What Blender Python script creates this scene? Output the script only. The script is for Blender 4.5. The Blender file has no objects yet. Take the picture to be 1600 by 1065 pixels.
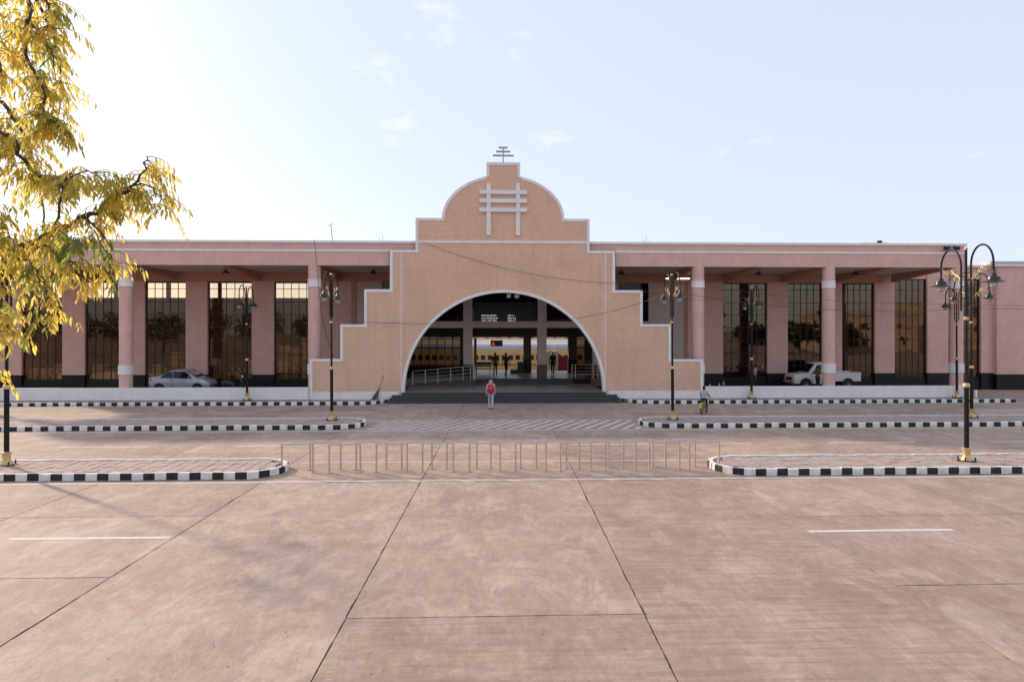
import bpy, bmesh, math, random
import numpy as np
from mathutils import Vector, Matrix, noise
random.seed(7)
S = bpy.context.scene
COL = S.collection
R = math.radians
# ------------------------------------------------------------------ camera
cam_d = bpy.data.cameras.new('camera'); cam = bpy.data.objects.new('camera', cam_d); COL.objects.link(cam)
cam.location = (0, 0, 4.3); cam.rotation_euler = (R(90), 0, -math.atan(0.037))
cam_d.sensor_width = 36; cam_d.lens = 36 * 1067 / 1600; cam_d.shift_y = -16.5 / 1600
cam_d.clip_start = 0.1; cam_d.clip_end = 4000
S.camera = cam
# ------------------------------------------------------------------ world, sun, exposure
SUN_H = Vector((-0.78, 0.626, 0)).normalized(); SUN_EL = R(22.5)
w = bpy.data.worlds.new('World'); S.world = w; w.use_nodes = True
nt = w.node_tree; nt.nodes.clear()
out = nt.nodes.new('ShaderNodeOutputWorld'); bg = nt.nodes.new('ShaderNodeBackground')
sky = nt.nodes.new('ShaderNodeTexSky'); sky.sky_type = 'NISHITA'; sky.sun_disc = False
sky.sun_elevation = SUN_EL; sky.sun_rotation = math.atan2(SUN_H.x, SUN_H.y)
sky.air_density = 1.0; sky.dust_density = 2.2; sky.ozone_density = 1.0; sky.altitude = 600
# thin wisps of cloud all round the sky
tc = nt.nodes.new('ShaderNodeTexCoord'); mp = nt.nodes.new('ShaderNodeMapping'); mp.inputs['Scale'].default_value = (5, 5, 11)
mp.inputs['Location'].default_value = (0.35, 0.2, 0.45)
nz = nt.nodes.new('ShaderNodeTexNoise'); nz.inputs['Scale'].default_value = 1.0; nz.inputs['Detail'].default_value = 8; nz.inputs['Roughness'].default_value = 0.62
cr = nt.nodes.new('ShaderNodeValToRGB'); cr.color_ramp.elements[0].position = 0.60; cr.color_ramp.elements[1].position = 0.80
mx = nt.nodes.new('ShaderNodeMix'); mx.data_type = 'RGBA'; mx.inputs['B'].default_value = (3.9, 3.85, 3.9, 1)
hz = nt.nodes.new('ShaderNodeMix'); hz.data_type = 'RGBA'; hz.inputs['Factor'].default_value = 0.85; hz.inputs['B'].default_value = (2.14, 2.30, 2.66, 1)
mul = nt.nodes.new('ShaderNodeMath'); mul.operation = 'MULTIPLY'; mul.inputs[1].default_value = 0.6
L = nt.links
L.new(tc.outputs['Generated'], mp.inputs['Vector']); L.new(mp.outputs[0], nz.inputs['Vector']); L.new(nz.outputs['Fac'], cr.inputs[0])
L.new(cr.outputs[0], mul.inputs[0]); L.new(mul.outputs[0], mx.inputs['Factor'])
L.new(sky.outputs[0], hz.inputs['A']); L.new(hz.outputs['Result'], mx.inputs['A'])
L.new(mx.outputs['Result'], bg.inputs[0]); bg.inputs[1].default_value = 0.15
L.new(bg.outputs[0], out.inputs[0])
sd = bpy.data.lights.new('sun', 'SUN'); sd.energy = 2.1; sd.angle = R(2.2); sd.color = (1.0, 0.80, 0.58)
sun = bpy.data.objects.new('sun', sd); COL.objects.link(sun)
sv = Vector((SUN_H.x * math.cos(SUN_EL), SUN_H.y * math.cos(SUN_EL), math.sin(SUN_EL)))
sun.rotation_euler = sv.to_track_quat('Z', 'Y').to_euler(); sun.location = (-40, 30, 40)
S.view_settings.view_transform = 'Standard'; S.view_settings.look = 'None'; S.view_settings.gamma = 1
S.view_settings.exposure = 1.20; S.view_settings.use_curve_mapping = False
S.render.engine = 'CYCLES'

# ================================================================== helpers
def srgb(r, g, b):
    f = lambda c: (c / 255 / 12.92) if c / 255 <= 0.04045 else ((c / 255 + 0.055) / 1.055) ** 2.4
    return (f(r), f(g), f(b))

MATS = {}
def mat(name, col=(.5, .5, .5), rough=.7, var=.0, scale=3.0, bump=.0, bscale=40.0, metal=0.0, spec=.4, coat=0, dirt=0.0, dirtcol=(.12, .08, .06), emit=None, estr=1.0):
    if name in MATS: return MATS[name]
    m = bpy.data.materials.new(name); m.use_nodes = True; n = m.node_tree.nodes; l = m.node_tree.links
    p = n['Principled BSDF']; p.inputs['Base Color'].default_value = (*col, 1); p.inputs['Roughness'].default_value = rough
    p.inputs['Metallic'].default_value = metal; p.inputs['Specular IOR Level'].default_value = spec
    if coat: p.inputs['Coat Weight'].default_value = coat
    if emit: p.inputs['Emission Color'].default_value = (*emit, 1); p.inputs['Emission Strength'].default_value = estr
    geo = None
    if var or bump or dirt:
        geo = n.new('ShaderNodeNewGeometry')
    last = None
    if var:
        t = n.new('ShaderNodeTexNoise'); t.inputs['Scale'].default_value = scale; t.inputs['Detail'].default_value = 7; t.inputs['Roughness'].default_value = .65
        l.new(geo.outputs['Position'], t.inputs['Vector'])
        r = n.new('ShaderNodeValToRGB'); e = r.color_ramp.elements
        e[0].position = .3; e[1].position = .7
        e[0].color = (*[c * (1 - var) for c in col], 1); e[1].color = (*[min(1, c * (1 + var)) for c in col], 1)
        l.new(t.outputs['Fac'], r.inputs[0]); last = r.outputs[0]
    if dirt:
        mpn = n.new('ShaderNodeMapping'); mpn.inputs['Scale'].default_value = (3.2, 3.2, .35)
        t2 = n.new('ShaderNodeTexNoise'); t2.inputs['Scale'].default_value = 1.0; t2.inputs['Detail'].default_value = 8; t2.inputs['Roughness'].default_value = .7
        l.new(geo.outputs['Position'], mpn.inputs[0]); l.new(mpn.outputs[0], t2.inputs['Vector'])
        r2 = n.new('ShaderNodeValToRGB'); r2.color_ramp.elements[0].position = .5; r2.color_ramp.elements[1].position = .85
        l.new(t2.outputs['Fac'], r2.inputs[0])
        mm = n.new('ShaderNodeMath'); mm.operation = 'MULTIPLY'; mm.inputs[1].default_value = dirt; l.new(r2.outputs[0], mm.inputs[0])
        mi = n.new('ShaderNodeMix'); mi.data_type = 'RGBA'; l.new(mm.outputs[0], mi.inputs['Factor'])
        if last: l.new(last, mi.inputs['A'])
        else: mi.inputs['A'].default_value = (*col, 1)
        mi.inputs['B'].default_value = (*dirtcol, 1); last = mi.outputs['Result']
    if last: l.new(last, p.inputs['Base Color'])
    if bump:
        t3 = n.new('ShaderNodeTexNoise'); t3.inputs['Scale'].default_value = bscale; t3.inputs['Detail'].default_value = 5
        l.new(geo.outputs['Position'], t3.inputs['Vector'])
        b = n.new('ShaderNodeBump'); b.inputs['Strength'].default_value = bump; b.inputs['Distance'].default_value = .02
        l.new(t3.outputs['Fac'], b.inputs['Height']); l.new(b.outputs[0], p.inputs['Normal'])
    MATS[name] = m
    return m

def brick_mat():
    m = bpy.data.materials.new('brick_cladding'); m.use_nodes = True; n = m.node_tree.nodes; l = m.node_tree.links; p = n['Principled BSDF']
    g = n.new('ShaderNodeNewGeometry'); sp = n.new('ShaderNodeSeparateXYZ'); cb = n.new('ShaderNodeCombineXYZ')
    l.new(g.outputs['Position'], sp.inputs[0]); l.new(sp.outputs['X'], cb.inputs['X']); l.new(sp.outputs['Z'], cb.inputs['Y'])
    b = n.new('ShaderNodeTexBrick'); l.new(cb.outputs[0], b.inputs['Vector'])
    b.inputs['Color1'].default_value = (.78, .47, .32, 1); b.inputs['Color2'].default_value = (.70, .42, .285, 1); b.inputs['Mortar'].default_value = (.76, .57, .44, 1)
    b.inputs['Scale'].default_value = 1.0; b.inputs['Brick Width'].default_value = .27; b.inputs['Row Height'].default_value = .098
    b.inputs['Mortar Size'].default_value = .010; b.inputs['Mortar Smooth'].default_value = .2; b.inputs['Bias'].default_value = -.1
    t = n.new('ShaderNodeTexNoise'); t.inputs['Scale'].default_value = .55; t.inputs['Detail'].default_value = 6; l.new(g.outputs['Position'], t.inputs['Vector'])
    r = n.new('ShaderNodeValToRGB'); r.color_ramp.elements[0].color = (.93, .92, .92, 1); r.color_ramp.elements[1].color = (1.05, 1.05, 1.05, 1)
    r.color_ramp.elements[0].position = .3; r.color_ramp.elements[1].position = .7; l.new(t.outputs['Fac'], r.inputs[0])
    mi = n.new('ShaderNodeMix'); mi.data_type = 'RGBA'; mi.blend_type = 'MULTIPLY'; mi.inputs['Factor'].default_value = 1
    l.new(b.outputs['Color'], mi.inputs['A']); l.new(r.outputs[0], mi.inputs['B'])
    ms = n.new('ShaderNodeMapping'); ms.inputs['Scale'].default_value = (2.6, 2.6, .22); l.new(g.outputs['Position'], ms.inputs[0]); ts = n.new('ShaderNodeTexNoise'); ts.inputs['Scale'].default_value = 1; ts.inputs['Detail'].default_value = 8; ts.inputs['Roughness'].default_value = .7; l.new(ms.outputs[0], ts.inputs['Vector'])
    rs_ = n.new('ShaderNodeValToRGB'); rs_.color_ramp.elements[0].position = .5; rs_.color_ramp.elements[1].position = .8; rs_.color_ramp.elements[1].color = (.5, .5, .5, 1); l.new(ts.outputs['Fac'], rs_.inputs[0])
    m3 = n.new('ShaderNodeMix'); m3.data_type = 'RGBA'; l.new(rs_.outputs[0], m3.inputs['Factor']); l.new(mi.outputs['Result'], m3.inputs['A']); m3.inputs['B'].default_value = (.50, .31, .22, 1); l.new(m3.outputs['Result'], p.inputs['Base Color'])
    bp = n.new('ShaderNodeBump'); bp.inputs['Strength'].default_value = .5; bp.inputs['Distance'].default_value = .012; bp.invert = True
    l.new(b.outputs['Fac'], bp.inputs['Height']); l.new(bp.outputs[0], p.inputs['Normal']); p.inputs['Roughness'].default_value = .8
    return m

def slab_mat():
    """brushed dusty concrete; each slab's own tone comes from its object colour: r tone, g broom marks, b warmth"""
    m = bpy.data.materials.new('concrete_slab'); m.use_nodes = True; n = m.node_tree.nodes; l = m.node_tree.links; p = n['Principled BSDF']
    g = n.new('ShaderNodeNewGeometry'); oi = n.new('ShaderNodeObjectInfo'); so = n.new('ShaderNodeSeparateColor'); l.new(oi.outputs['Color'], so.inputs[0])
    def noise_(scale, mapping=None, detail=8, rough=.65, dist=0.0, rot=0):
        t = n.new('ShaderNodeTexNoise'); t.inputs['Scale'].default_value = scale; t.inputs['Detail'].default_value = detail; t.inputs['Roughness'].default_value = rough; t.inputs['Distortion'].default_value = dist
        if mapping:
            mpn = n.new('ShaderNodeMapping'); mpn.inputs['Scale'].default_value = mapping; mpn.inputs['Rotation'].default_value = (0, 0, rot)
            l.new(g.outputs['Position'], mpn.inputs[0]); l.new(mpn.outputs[0], t.inputs['Vector'])
        else: l.new(g.outputs['Position'], t.inputs['Vector'])
        return t
    def ramp(src, a, b, c0, c1):
        r = n.new('ShaderNodeValToRGB'); r.color_ramp.elements[0].position = a; r.color_ramp.elements[1].position = b
        r.color_ramp.elements[0].color = (*c0, 1); r.color_ramp.elements[1].color = (*c1, 1); l.new(src, r.inputs[0]); return r.outputs[0]
    def mixc(fac, a, b, mode='MIX', f=1.0):
        k = n.new('ShaderNodeMix'); k.data_type = 'RGBA'; k.blend_type = mode
        if fac is None: k.inputs['Factor'].default_value = f
        else: l.new(fac, k.inputs['Factor'])
        for s, v in (('A', a), ('B', b)):
            if isinstance(v, tuple): k.inputs[s].default_value = (*v, 1)
            else: l.new(v, k.inputs[s])
        return k.outputs['Result']
    def mth(op, a, b):
        k = n.new('ShaderNodeMath'); k.operation = op
        for i, v in enumerate((a, b)):
            if isinstance(v, (int, float)): k.inputs[i].default_value = v
            else: l.new(v, k.inputs[i])
        return k.outputs[0]
    big = noise_(.33, dist=.6); base = ramp(big.outputs['Fac'], .32, .68, (.375, .265, .22), (.49, .365, .305))
    med = noise_(1.7, dist=.5, rough=.75); c = mixc(None, base, ramp(med.outputs['Fac'], .3, .72, (.84, .83, .83), (1.10, 1.09, 1.08)), 'MULTIPLY')
    # pale dusty patches
    dp = noise_(.9, (1, .62, 1), rough=.8, dist=.7, rot=.5); c = mixc(ramp(dp.outputs['Fac'], .47, .60, (0, 0, 0), (.62, .62, .62)), c, (.585, .46, .39))
    d2 = noise_(2.4, (1.5, .5, 1), rough=.85, dist=.5, rot=-.3, detail=12); c = mixc(ramp(d2.outputs['Fac'], .50, .57, (0, 0, 0), (.34, .34, .34)), c, (.33, .235, .195))
    # broom / tyre streaks across the slab
    st = noise_(1.0, (.55, 9, 1), detail=6, rough=.7); stm = ramp(st.outputs['Fac'], .44, .66, (0, 0, 0), (1, 1, 1))
    sf = mth('MULTIPLY', stm, so.outputs['Green']); c = mixc(sf, c, (.29, .18, .14))
    # oblique drag marks
    dg = noise_(1.0, (1.6, .7, 1), detail=6, rough=.75, rot=R(-28)); dgm = ramp(dg.outputs['Fac'], .5, .72, (0, 0, 0), (.5, .5, .5))
    c = mixc(dgm, c, (.30, .23, .20))
    # small dark stains and grit
    sp = noise_(7, rough=.8); c = mixc(ramp(sp.outputs['Fac'], .60, .74, (0, 0, 0), (.5, .5, .5)), c, (.28, .195, .155))
    gr = noise_(90, detail=2); c = mixc(None, c, ramp(gr.outputs['Fac'], .3, .7, (.88, .88, .88), (1.08, 1.08, 1.08)), 'MULTIPLY')
    # rusty spots
    rs = noise_(.8, detail=4, rough=.7); c = mixc(ramp(rs.outputs['Fac'], .64, .76, (0, 0, 0), (.4, .4, .4)), c, (.38, .20, .13))
    fn = noise_(5.5, (1.3, .5, 1), detail=12, rough=.82, dist=.4); c = mixc(None, c, ramp(fn.outputs['Fac'], .34, .68, (.83, .815, .81), (1.12, 1.115, 1.11)), 'MULTIPLY')
    f2 = noise_(1.0, (1.0, 3, 1), detail=5, rough=.7, rot=R(4)); c = mixc(None, c, ramp(f2.outputs['Fac'], .35, .7, (.95, .945, .94), (1.04, 1.04, 1.04)), 'MULTIPLY')
    # hairline cracks, only in places
    wv = noise_(1.3, detail=6); va = n.new('ShaderNodeVectorMath'); va.operation = 'MULTIPLY_ADD'; l.new(wv.outputs['Color'], va.inputs[0]); va.inputs[1].default_value = (1.6, 1.6, 0); l.new(g.outputs['Position'], va.inputs[2])
    vo = n.new('ShaderNodeTexVoronoi'); vo.feature = 'DISTANCE_TO_EDGE'; vo.voronoi_dimensions = '2D'; vo.inputs['Scale'].default_value = .33; l.new(va.outputs[0], vo.inputs['Vector'])
    ck = ramp(vo.outputs['Distance'], .0015, .0045, (1, 1, 1), (0, 0, 0)); mk = noise_(.42, detail=3); ckm = mixc(None, ck, ramp(mk.outputs['Fac'], .52, .60, (0, 0, 0), (.75, .75, .75)), 'MULTIPLY'); c = mixc(ckm, c, (.16, .11, .09))
    # dark tyre rubber and oil smudges
    oi2 = noise_(.55, (1, .45, 1), detail=5, rough=.6, rot=.2); c = mixc(ramp(oi2.outputs['Fac'], .60, .74, (0, 0, 0), (.42, .42, .42)), c, (.27, .205, .18))
    # tone per slab
    tone = n.new('ShaderNodeCombineColor'); 
    for k in ('Red', 'Green', 'Blue'): l.new(so.outputs['Red'], tone.inputs[k])
    c = mixc(None, c, tone.outputs[0], 'MULTIPLY')
    l.new(c, p.inputs['Base Color']); p.inputs['Roughness'].default_value = .72; p.inputs['Specular IOR Level'].default_value = .3
    h1 = noise_(16, (1, .7, 1), rough=.75); h2 = noise_(70, detail=4)
    hh = mth('ADD', mth('MULTIPLY', h1.outputs['Fac'], 1.0), mth('MULTIPLY', h2.outputs['Fac'], .45)); hh = mth('ADD', hh, mth('MULTIPLY', sf, -.35))
    bp = n.new('ShaderNodeBump'); bp.inputs['Strength'].default_value = .55; bp.inputs['Distance'].default_value = .012; l.new(hh, bp.inputs['Height']); l.new(bp.outputs[0], p.inputs['Normal'])
    return m

def leaf_mat(name, d, tr, var=.3):
    m = bpy.data.materials.new(name); m.use_nodes = True; n = m.node_tree.nodes; l = m.node_tree.links; n.remove(n['Principled BSDF'])
    g = n.new('ShaderNodeNewGeometry'); o = n['Material Output']
    t = n.new('ShaderNodeTexNoise'); t.inputs['Scale'].default_value = 4; t.inputs['Detail'].default_value = 4; l.new(g.outputs['Position'], t.inputs['Vector'])
    r = n.new('ShaderNodeValToRGB'); r.color_ramp.elements[0].position = .35; r.color_ramp.elements[1].position = .65
    r.color_ramp.elements[0].color = (tr[0] * .55, tr[1] * .72, tr[2] * .8, 1); r.color_ramp.elements[1].color = (*tr, 1); l.new(t.outputs['Fac'], r.inputs[0])
    a = n.new('ShaderNodeBsdfPrincipled'); a.inputs['Base Color'].default_value = (*d, 1); a.inputs['Roughness'].default_value = .45
    b = n.new('ShaderNodeBsdfTranslucent'); l.new(r.outputs[0], b.inputs['Color'])
    x = n.new('ShaderNodeMixShader'); x.inputs[0].default_value = .82; l.new(a.outputs[0], x.inputs[1]); l.new(b.outputs[0], x.inputs[2]); l.new(x.outputs[0], o.inputs['Surface'])
    return m

def glass_mat(name, tint, transp, rough=.02, add=.30, ior=2.1):
    """tinted reflective sheet: part mirror, part see-through"""
    m = bpy.data.materials.new(name); m.use_nodes = True; n = m.node_tree.nodes; l = m.node_tree.links; n.remove(n['Principled BSDF']); o = n['Material Output']
    gl = n.new('ShaderNodeBsdfGlossy'); gl.inputs['Color'].default_value = (*tint, 1); gl.inputs['Roughness'].default_value = rough
    tr = n.new('ShaderNodeBsdfTransparent'); tr.inputs['Color'].default_value = (*transp, 1)
    fr = n.new('ShaderNodeFresnel'); fr.inputs['IOR'].default_value = ior
    ad = n.new('ShaderNodeMath'); ad.operation = 'ADD'; ad.inputs[1].default_value = add; ad.use_clamp = True; l.new(fr.outputs[0], ad.inputs[0])
    x = n.new('ShaderNodeMixShader'); l.new(ad.outputs[0], x.inputs[0]); l.new(tr.outputs[0], x.inputs[1]); l.new(gl.outputs[0], x.inputs[2]); l.new(x.outputs[0], o.inputs['Surface'])
    return m

class MB:
    def __init__(s): s.v = []; s.f = []; s.m = []
    def add(s, vs, fs, mi=0):
        o = len(s.v); s.v += [tuple(x) for x in vs]; s.f += [tuple(i + o for i in f) for f in fs]; s.m += [mi] * len(fs)
    def box(s, x0, x1, y0, y1, z0, z1, mi=0):
        s.add([(x0, y0, z0), (x1, y0, z0), (x1, y1, z0), (x0, y1, z0), (x0, y0, z1), (x1, y0, z1), (x1, y1, z1), (x0, y1, z1)],
              [(0, 3, 2, 1), (4, 5, 6, 7), (0, 1, 5, 4), (1, 2, 6, 5), (2, 3, 7, 6), (3, 0, 4, 7)], mi); return s
    def prism_y(s, poly, y0, y1, mi=0):            # polygon in (x, z), extruded along y
        n = len(poly); s.add([(x, y0, z) for x, z in poly] + [(x, y1, z) for x, z in poly],
              [tuple(range(n)), tuple(range(2 * n - 1, n - 1, -1))] + [(i, n + i, n + (i + 1) % n, (i + 1) % n) for i in range(n)], mi); return s
    def prism_z(s, poly, z0, z1, mi=0):
        n = len(poly); s.add([(x, y, z0) for x, y in poly] + [(x, y, z1) for x, y in poly],
              [tuple(range(n - 1, -1, -1)), tuple(range(n, 2 * n))] + [(i, (i + 1) % n, n + (i + 1) % n, n + i) for i in range(n)], mi); return s
    def strip_y(s, path, wd, y0, y1, mi=0):        # band of width wd to the right of an (x, z) path, mitred
        P = [Vector(p) for p in path]; Q = []
        for i, p in enumerate(P):
            a = (P[i] - P[i - 1]).normalized() if i else (P[1] - P[0]).normalized()
            b = (P[i + 1] - P[i]).normalized() if i < len(P) - 1 else a
            na = Vector((a.y, -a.x)); nb = Vector((b.y, -b.x)); d = (na + nb); d = d / max(.2, d.dot(na)); Q.append(p + d * wd)
        n = len(P); vs = [(p.x, y0, p.y) for p in P] + [(q.x, y0, q.y) for q in Q] + [(p.x, y1, p.y) for p in P] + [(q.x, y1, q.y) for q in Q]; fs = []
        for i in range(n - 1):
            fs += [(i, n + i, n + i + 1, i + 1), (2 * n + i, 2 * n + i + 1, 3 * n + i + 1, 3 * n + i), (i, i + 1, 2 * n + i + 1, 2 * n + i), (n + i, 3 * n + i, 3 * n + i + 1, n + i + 1)]
        fs += [(0, 2 * n, 3 * n, n), (n - 1, 2 * n - 1, 4 * n - 1, 3 * n - 1)]
        s.add(vs, fs, mi); return s
    def tube(s, pts, r, seg=8, mi=0, caps=True):
        pts = [Vector(p) for p in pts]; n = len(pts); rs = r if isinstance(r, (list, tuple)) else [r] * n
        t0 = (pts[1] - pts[0]).normalized(); u = t0.orthogonal().normalized(); vs = []; fs = []
        for i, p in enumerate(pts):
            t = (pts[min(i + 1, n - 1)] - pts[max(i - 1, 0)]).normalized(); u = (u - t * u.dot(t))
            u = u.normalized() if u.length > 1e-6 else t.orthogonal().normalized(); b = t.cross(u)
            vs += [p + (u * math.cos(2 * math.pi * k / seg) + b * math.sin(2 * math.pi * k / seg)) * rs[i] for k in range(seg)]
        for i in range(n - 1):
            fs += [(i * seg + k, i * seg + (k + 1) % seg, (i + 1) * seg + (k + 1) % seg, (i + 1) * seg + k) for k in range(seg)]
        if caps: fs += [tuple(range(seg - 1, -1, -1)), tuple(range((n - 1) * seg, n * seg))]
        s.add(vs, fs, mi); return s
    def lathe(s, prof, c=(0, 0, 0), seg=20, mi=0, axis='z'):
        vs = []; n = len(prof)
        for r, z in prof:
            for k in range(seg):
                a = 2 * math.pi * k / seg; x, y = r * math.cos(a), r * math.sin(a)
                q = (x, y, z) if axis == 'z' else ((x, z, y) if axis == 'y' else (z, x, y))
                vs.append((c[0] + q[0], c[1] + q[1], c[2] + q[2]))
        fs = [(i * seg + k, i * seg + (k + 1) % seg, (i + 1) * seg + (k + 1) % seg, (i + 1) * seg + k) for i in range(n - 1) for k in range(seg)]
        fs += [tuple(range(seg - 1, -1, -1)), tuple(range((n - 1) * seg, n * seg))]
        s.add(vs, fs, mi); return s
    def ball(s, c, r, seg=12, rings=8, mi=0, sc=(1, 1, 1)):
        prof = [(max(1e-4, math.sin(math.pi * i / rings)), -math.cos(math.pi * i / rings)) for i in range(rings + 1)]
        o = len(s.v); s.lathe(prof, seg=seg, mi=mi)
        for i in range(o, len(s.v)):
            x, y, z = s.v[i]; s.v[i] = (c[0] + x * r * sc[0], c[1] + y * r * sc[1], c[2] + z * r * sc[2])
        return s
    def mesh(s, name, mats):
        me = bpy.data.meshes.new(name); me.from_pydata(s.v, [], s.f)
        for m in (mats if isinstance(mats, (list, tuple)) else [mats]): me.materials.append(m)
        if len(me.materials) > 1: me.polygons.foreach_set('material_index', s.m)
        bm = bmesh.new(); bm.from_mesh(me); bmesh.ops.recalc_face_normals(bm, faces=bm.faces); bm.to_mesh(me); bm.free()
        return me
    def build(s, name, mats, parent=None, smooth=False, off=None, bevel=0):
        """one mesh object; coordinates are the world's, shifted into the parent's frame"""
        if off is None:
            off = Vector((0, 0, 0)); q = parent
            while q is not None: off += q.location; q = q.parent
        s.v = [(x - off[0], y - off[1], z - off[2]) for x, y, z in s.v]
        me = s.mesh(name, mats); o = bpy.data.objects.new(name, me); COL.objects.link(o); o.parent = parent
        if smooth: shade(me)
        if bevel:
            b = o.modifiers.new('bevel', 'BEVEL'); b.width = bevel; b.segments = 2; b.limit_method = 'ANGLE'
        return o
def shade(me, ang=40):
    me.polygons.foreach_set('use_smooth', [True] * len(me.polygons))
    try: me.set_sharp_from_angle(angle=R(ang))
    except Exception: pass
def put(name, me, parent=None, loc=(0, 0, 0), rot=(0, 0, 0)):
    o = bpy.data.objects.new(name, me); COL.objects.link(o); o.parent = parent; o.location = loc; o.rotation_euler = rot; return o
def tag(o, label=None, cat=None, group=None, kind=None):
    if label: o['label'] = label
    if cat: o['category'] = cat
    if group: o['group'] = group
    if kind: o['kind'] = kind
    return o
def thing(name, label, cat, loc=(0, 0, 0), rz=0, group=None):
    o = bpy.data.objects.new(name, None); COL.objects.link(o); o.location = loc; o.rotation_euler = (0, 0, rz); o.empty_display_size = .2
    return tag(o, label, cat, group)
def copy_tree(o, parent=None):
    c = o.copy(); COL.objects.link(c); c.parent = parent
    for ch in list(o.children): copy_tree(ch, c)
    return c

# ------------------------------------------------------------------ materials
PINK = mat('pink_plaster', (.70, .435, .375), .85, .09, 1.2, .45, 26, dirt=.38, dirtcol=(.44, .27, .25))
WHITE = mat('white_paint', (.83, .79, .775), .75, .06, 2.0, .25, 40, dirt=.22, dirtcol=(.42, .36, .34))
SOFFIT = mat('cream_soffit', (.60, .50, .44), .9, .06, .8, .1)
BEAMP = mat('brown_plaster', (.50, .255, .18), .85, .08, 1.5, .25, 26)
DADO = mat('black_granite', (.010, .009, .010), .42, .3, 12, 0, spec=.3)
BRICK = brick_mat()
CREAM = mat('cream_plaster', (.56, .47, .42), .85, .06, 1.0, .2, 30)
ROOF = mat('roof_screed', (.30, .27, .25), .9, .15, .6)
PANE = glass_mat('tinted_glass', (.95, .80, .66), (.88, .80, .70), add=.0, ior=1.5)
PANE_R = glass_mat('tinted_mirror_glass', (.80, .66, .54), (.50, .42, .36), add=.05, ior=1.6)
HALLGLASS = glass_mat('dark_glass', (.5, .45, .4), (.42, .36, .30), .03, add=.0, ior=1.5)
FRAME = mat('bronze_frame', (.035, .022, .018), .45, metal=.3)
INNER = mat('dim_interior', (.14, .10, .08), .9, .2, .8)
GRANITE = mat('dark_step_granite', (.055, .055, .062), .38, .35, 9, .05, 60, dirt=.3, dirtcol=(.16, .15, .15))
VEST = mat('vestibule_stone', (.26, .22, .20), .5, .1, 1.5, .05)
HALLFLOOR = mat('polished_floor', (.20, .145, .11), .38, .12, 1.2, spec=.5)
CLAD = mat('brown_marble', (.13, .06, .045), .3, .25, 5)
STEEL = mat('stainless_steel', (.62, .56, .51), .4, metal=.6)
KWHITE = mat('kerb_white', (.78, .74, .72), .8, .14, 6, .6, 18, dirt=.6, dirtcol=(.34, .25, .21))
KBLACK = mat('kerb_black', (.022, .019, .019), .6, .5, 7, .6, 18, dirt=.45, dirtcol=(.17, .13, .11))
LINE = mat('road_paint', (.66, .61, .58), .8, .16, 9, .2, 30, dirt=.35, dirtcol=(.42, .32, .27))
SLAB = slab_mat()
DIRT = mat('joint_dirt', (.125, .088, .07), .95, .4, 14, .8, 60)
PAVE = mat('pavement_concrete', (.27, .225, .205), .9, .16, 4, .5, 30)

# ================================================================== ground, roads
gnd = MB(); gnd.box(-900, 900, -900, 900, -.5, -.03)
tag(gnd.build('ground', mat('earth', (.34, .26, .215), .95, .2, .5, .3, 12)), kind='structure')
rd = MB(); rd.box(-44, 44, .6, 49, -.028, -.014)
road = tag(rd.build('road', DIRT), kind='structure')
def lane_x(k, y): return -1.99 + 4.5 * k + .025 * (y - 15)
def slab(k, y0, y1, fine):
    g = .0105; pts = []
    def edge(p, q, jit):
        n = max(1, int((Vector(q) - Vector(p)).length / (.10 if fine else 4)))
        d = Vector(q) - Vector(p); nn = Vector((-d.y, d.x)).normalized()
        for i in range(n):
            t = i / n; j = 0
            if fine and 0 < i:
                pp = Vector(p) + d * t
                j = .007 * noise.noise((pp.x * 4.1, pp.y * 4.1, jit)) + max(0, noise.noise((pp.x * 1.3, pp.y * 1.3, 9 + jit)) - .25) * .05 + random.uniform(-.003, .006)
                j = max(j, -.004)
            pts.append(tuple(Vector(p) + d * t + nn * j))
    a = (lane_x(k, y0) + g, y0 + g); b = (lane_x(k + 1, y0) - g, y0 + g); c = (lane_x(k + 1, y1) - g, y1 - g); d = (lane_x(k, y1) + g, y1 - g)
    edge(a, b, 1); edge(b, c, 2); edge(c, d, 3); edge(d, a, 4)
    m = MB(); cx, cy = (a[0] + c[0]) / 2, (a[1] + c[1]) / 2
    m.prism_z([(x - cx, y - cy) for x, y in pts], -.03, 0)
    me = m.mesh('slab', SLAB); o = put('slab', me, road, (cx, cy, random.uniform(-.003, 0) if fine else -.0005))
    tone = random.uniform(.87, 1.07); st = random.choice([0, .05, .1, .25])
    if k == 1 and y0 < 19: st, tone = .62, .95
    if k == 0 and y1 < 11: st, tone = .55, .93
    if k == -1: st, tone = .0, 1.0
    if k == 0 and y1 > 11 and y0 < 19: st, tone = .06, .99
    if k >= 2: tone *= .98
    o.color = (tone, st, 0, 1)
for k in range(-9, 10):
    if k == 0: ys = [2.0, 6.1, 10.29]
    elif k in (-1, 1): ys = [1.2, 7.4]
    elif k < -1: ys = [4.1, 8.2, 12.17, 16.1]
    else: ys = [3.0, 7.15, 11.28, 15.55]
    ys += [20.0 if k in (-1, 0, 1) else 19.9]
    ys += [24.2, 28.3, 32.4, 36.6]
    ys += [40.5] if k < 7 else [40.5, 44.6, 48.4]
    for y0, y1 in zip(ys, ys[1:]): slab(k, y0, y1, y1 < 26 and -6 <= k <= 5)
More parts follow.
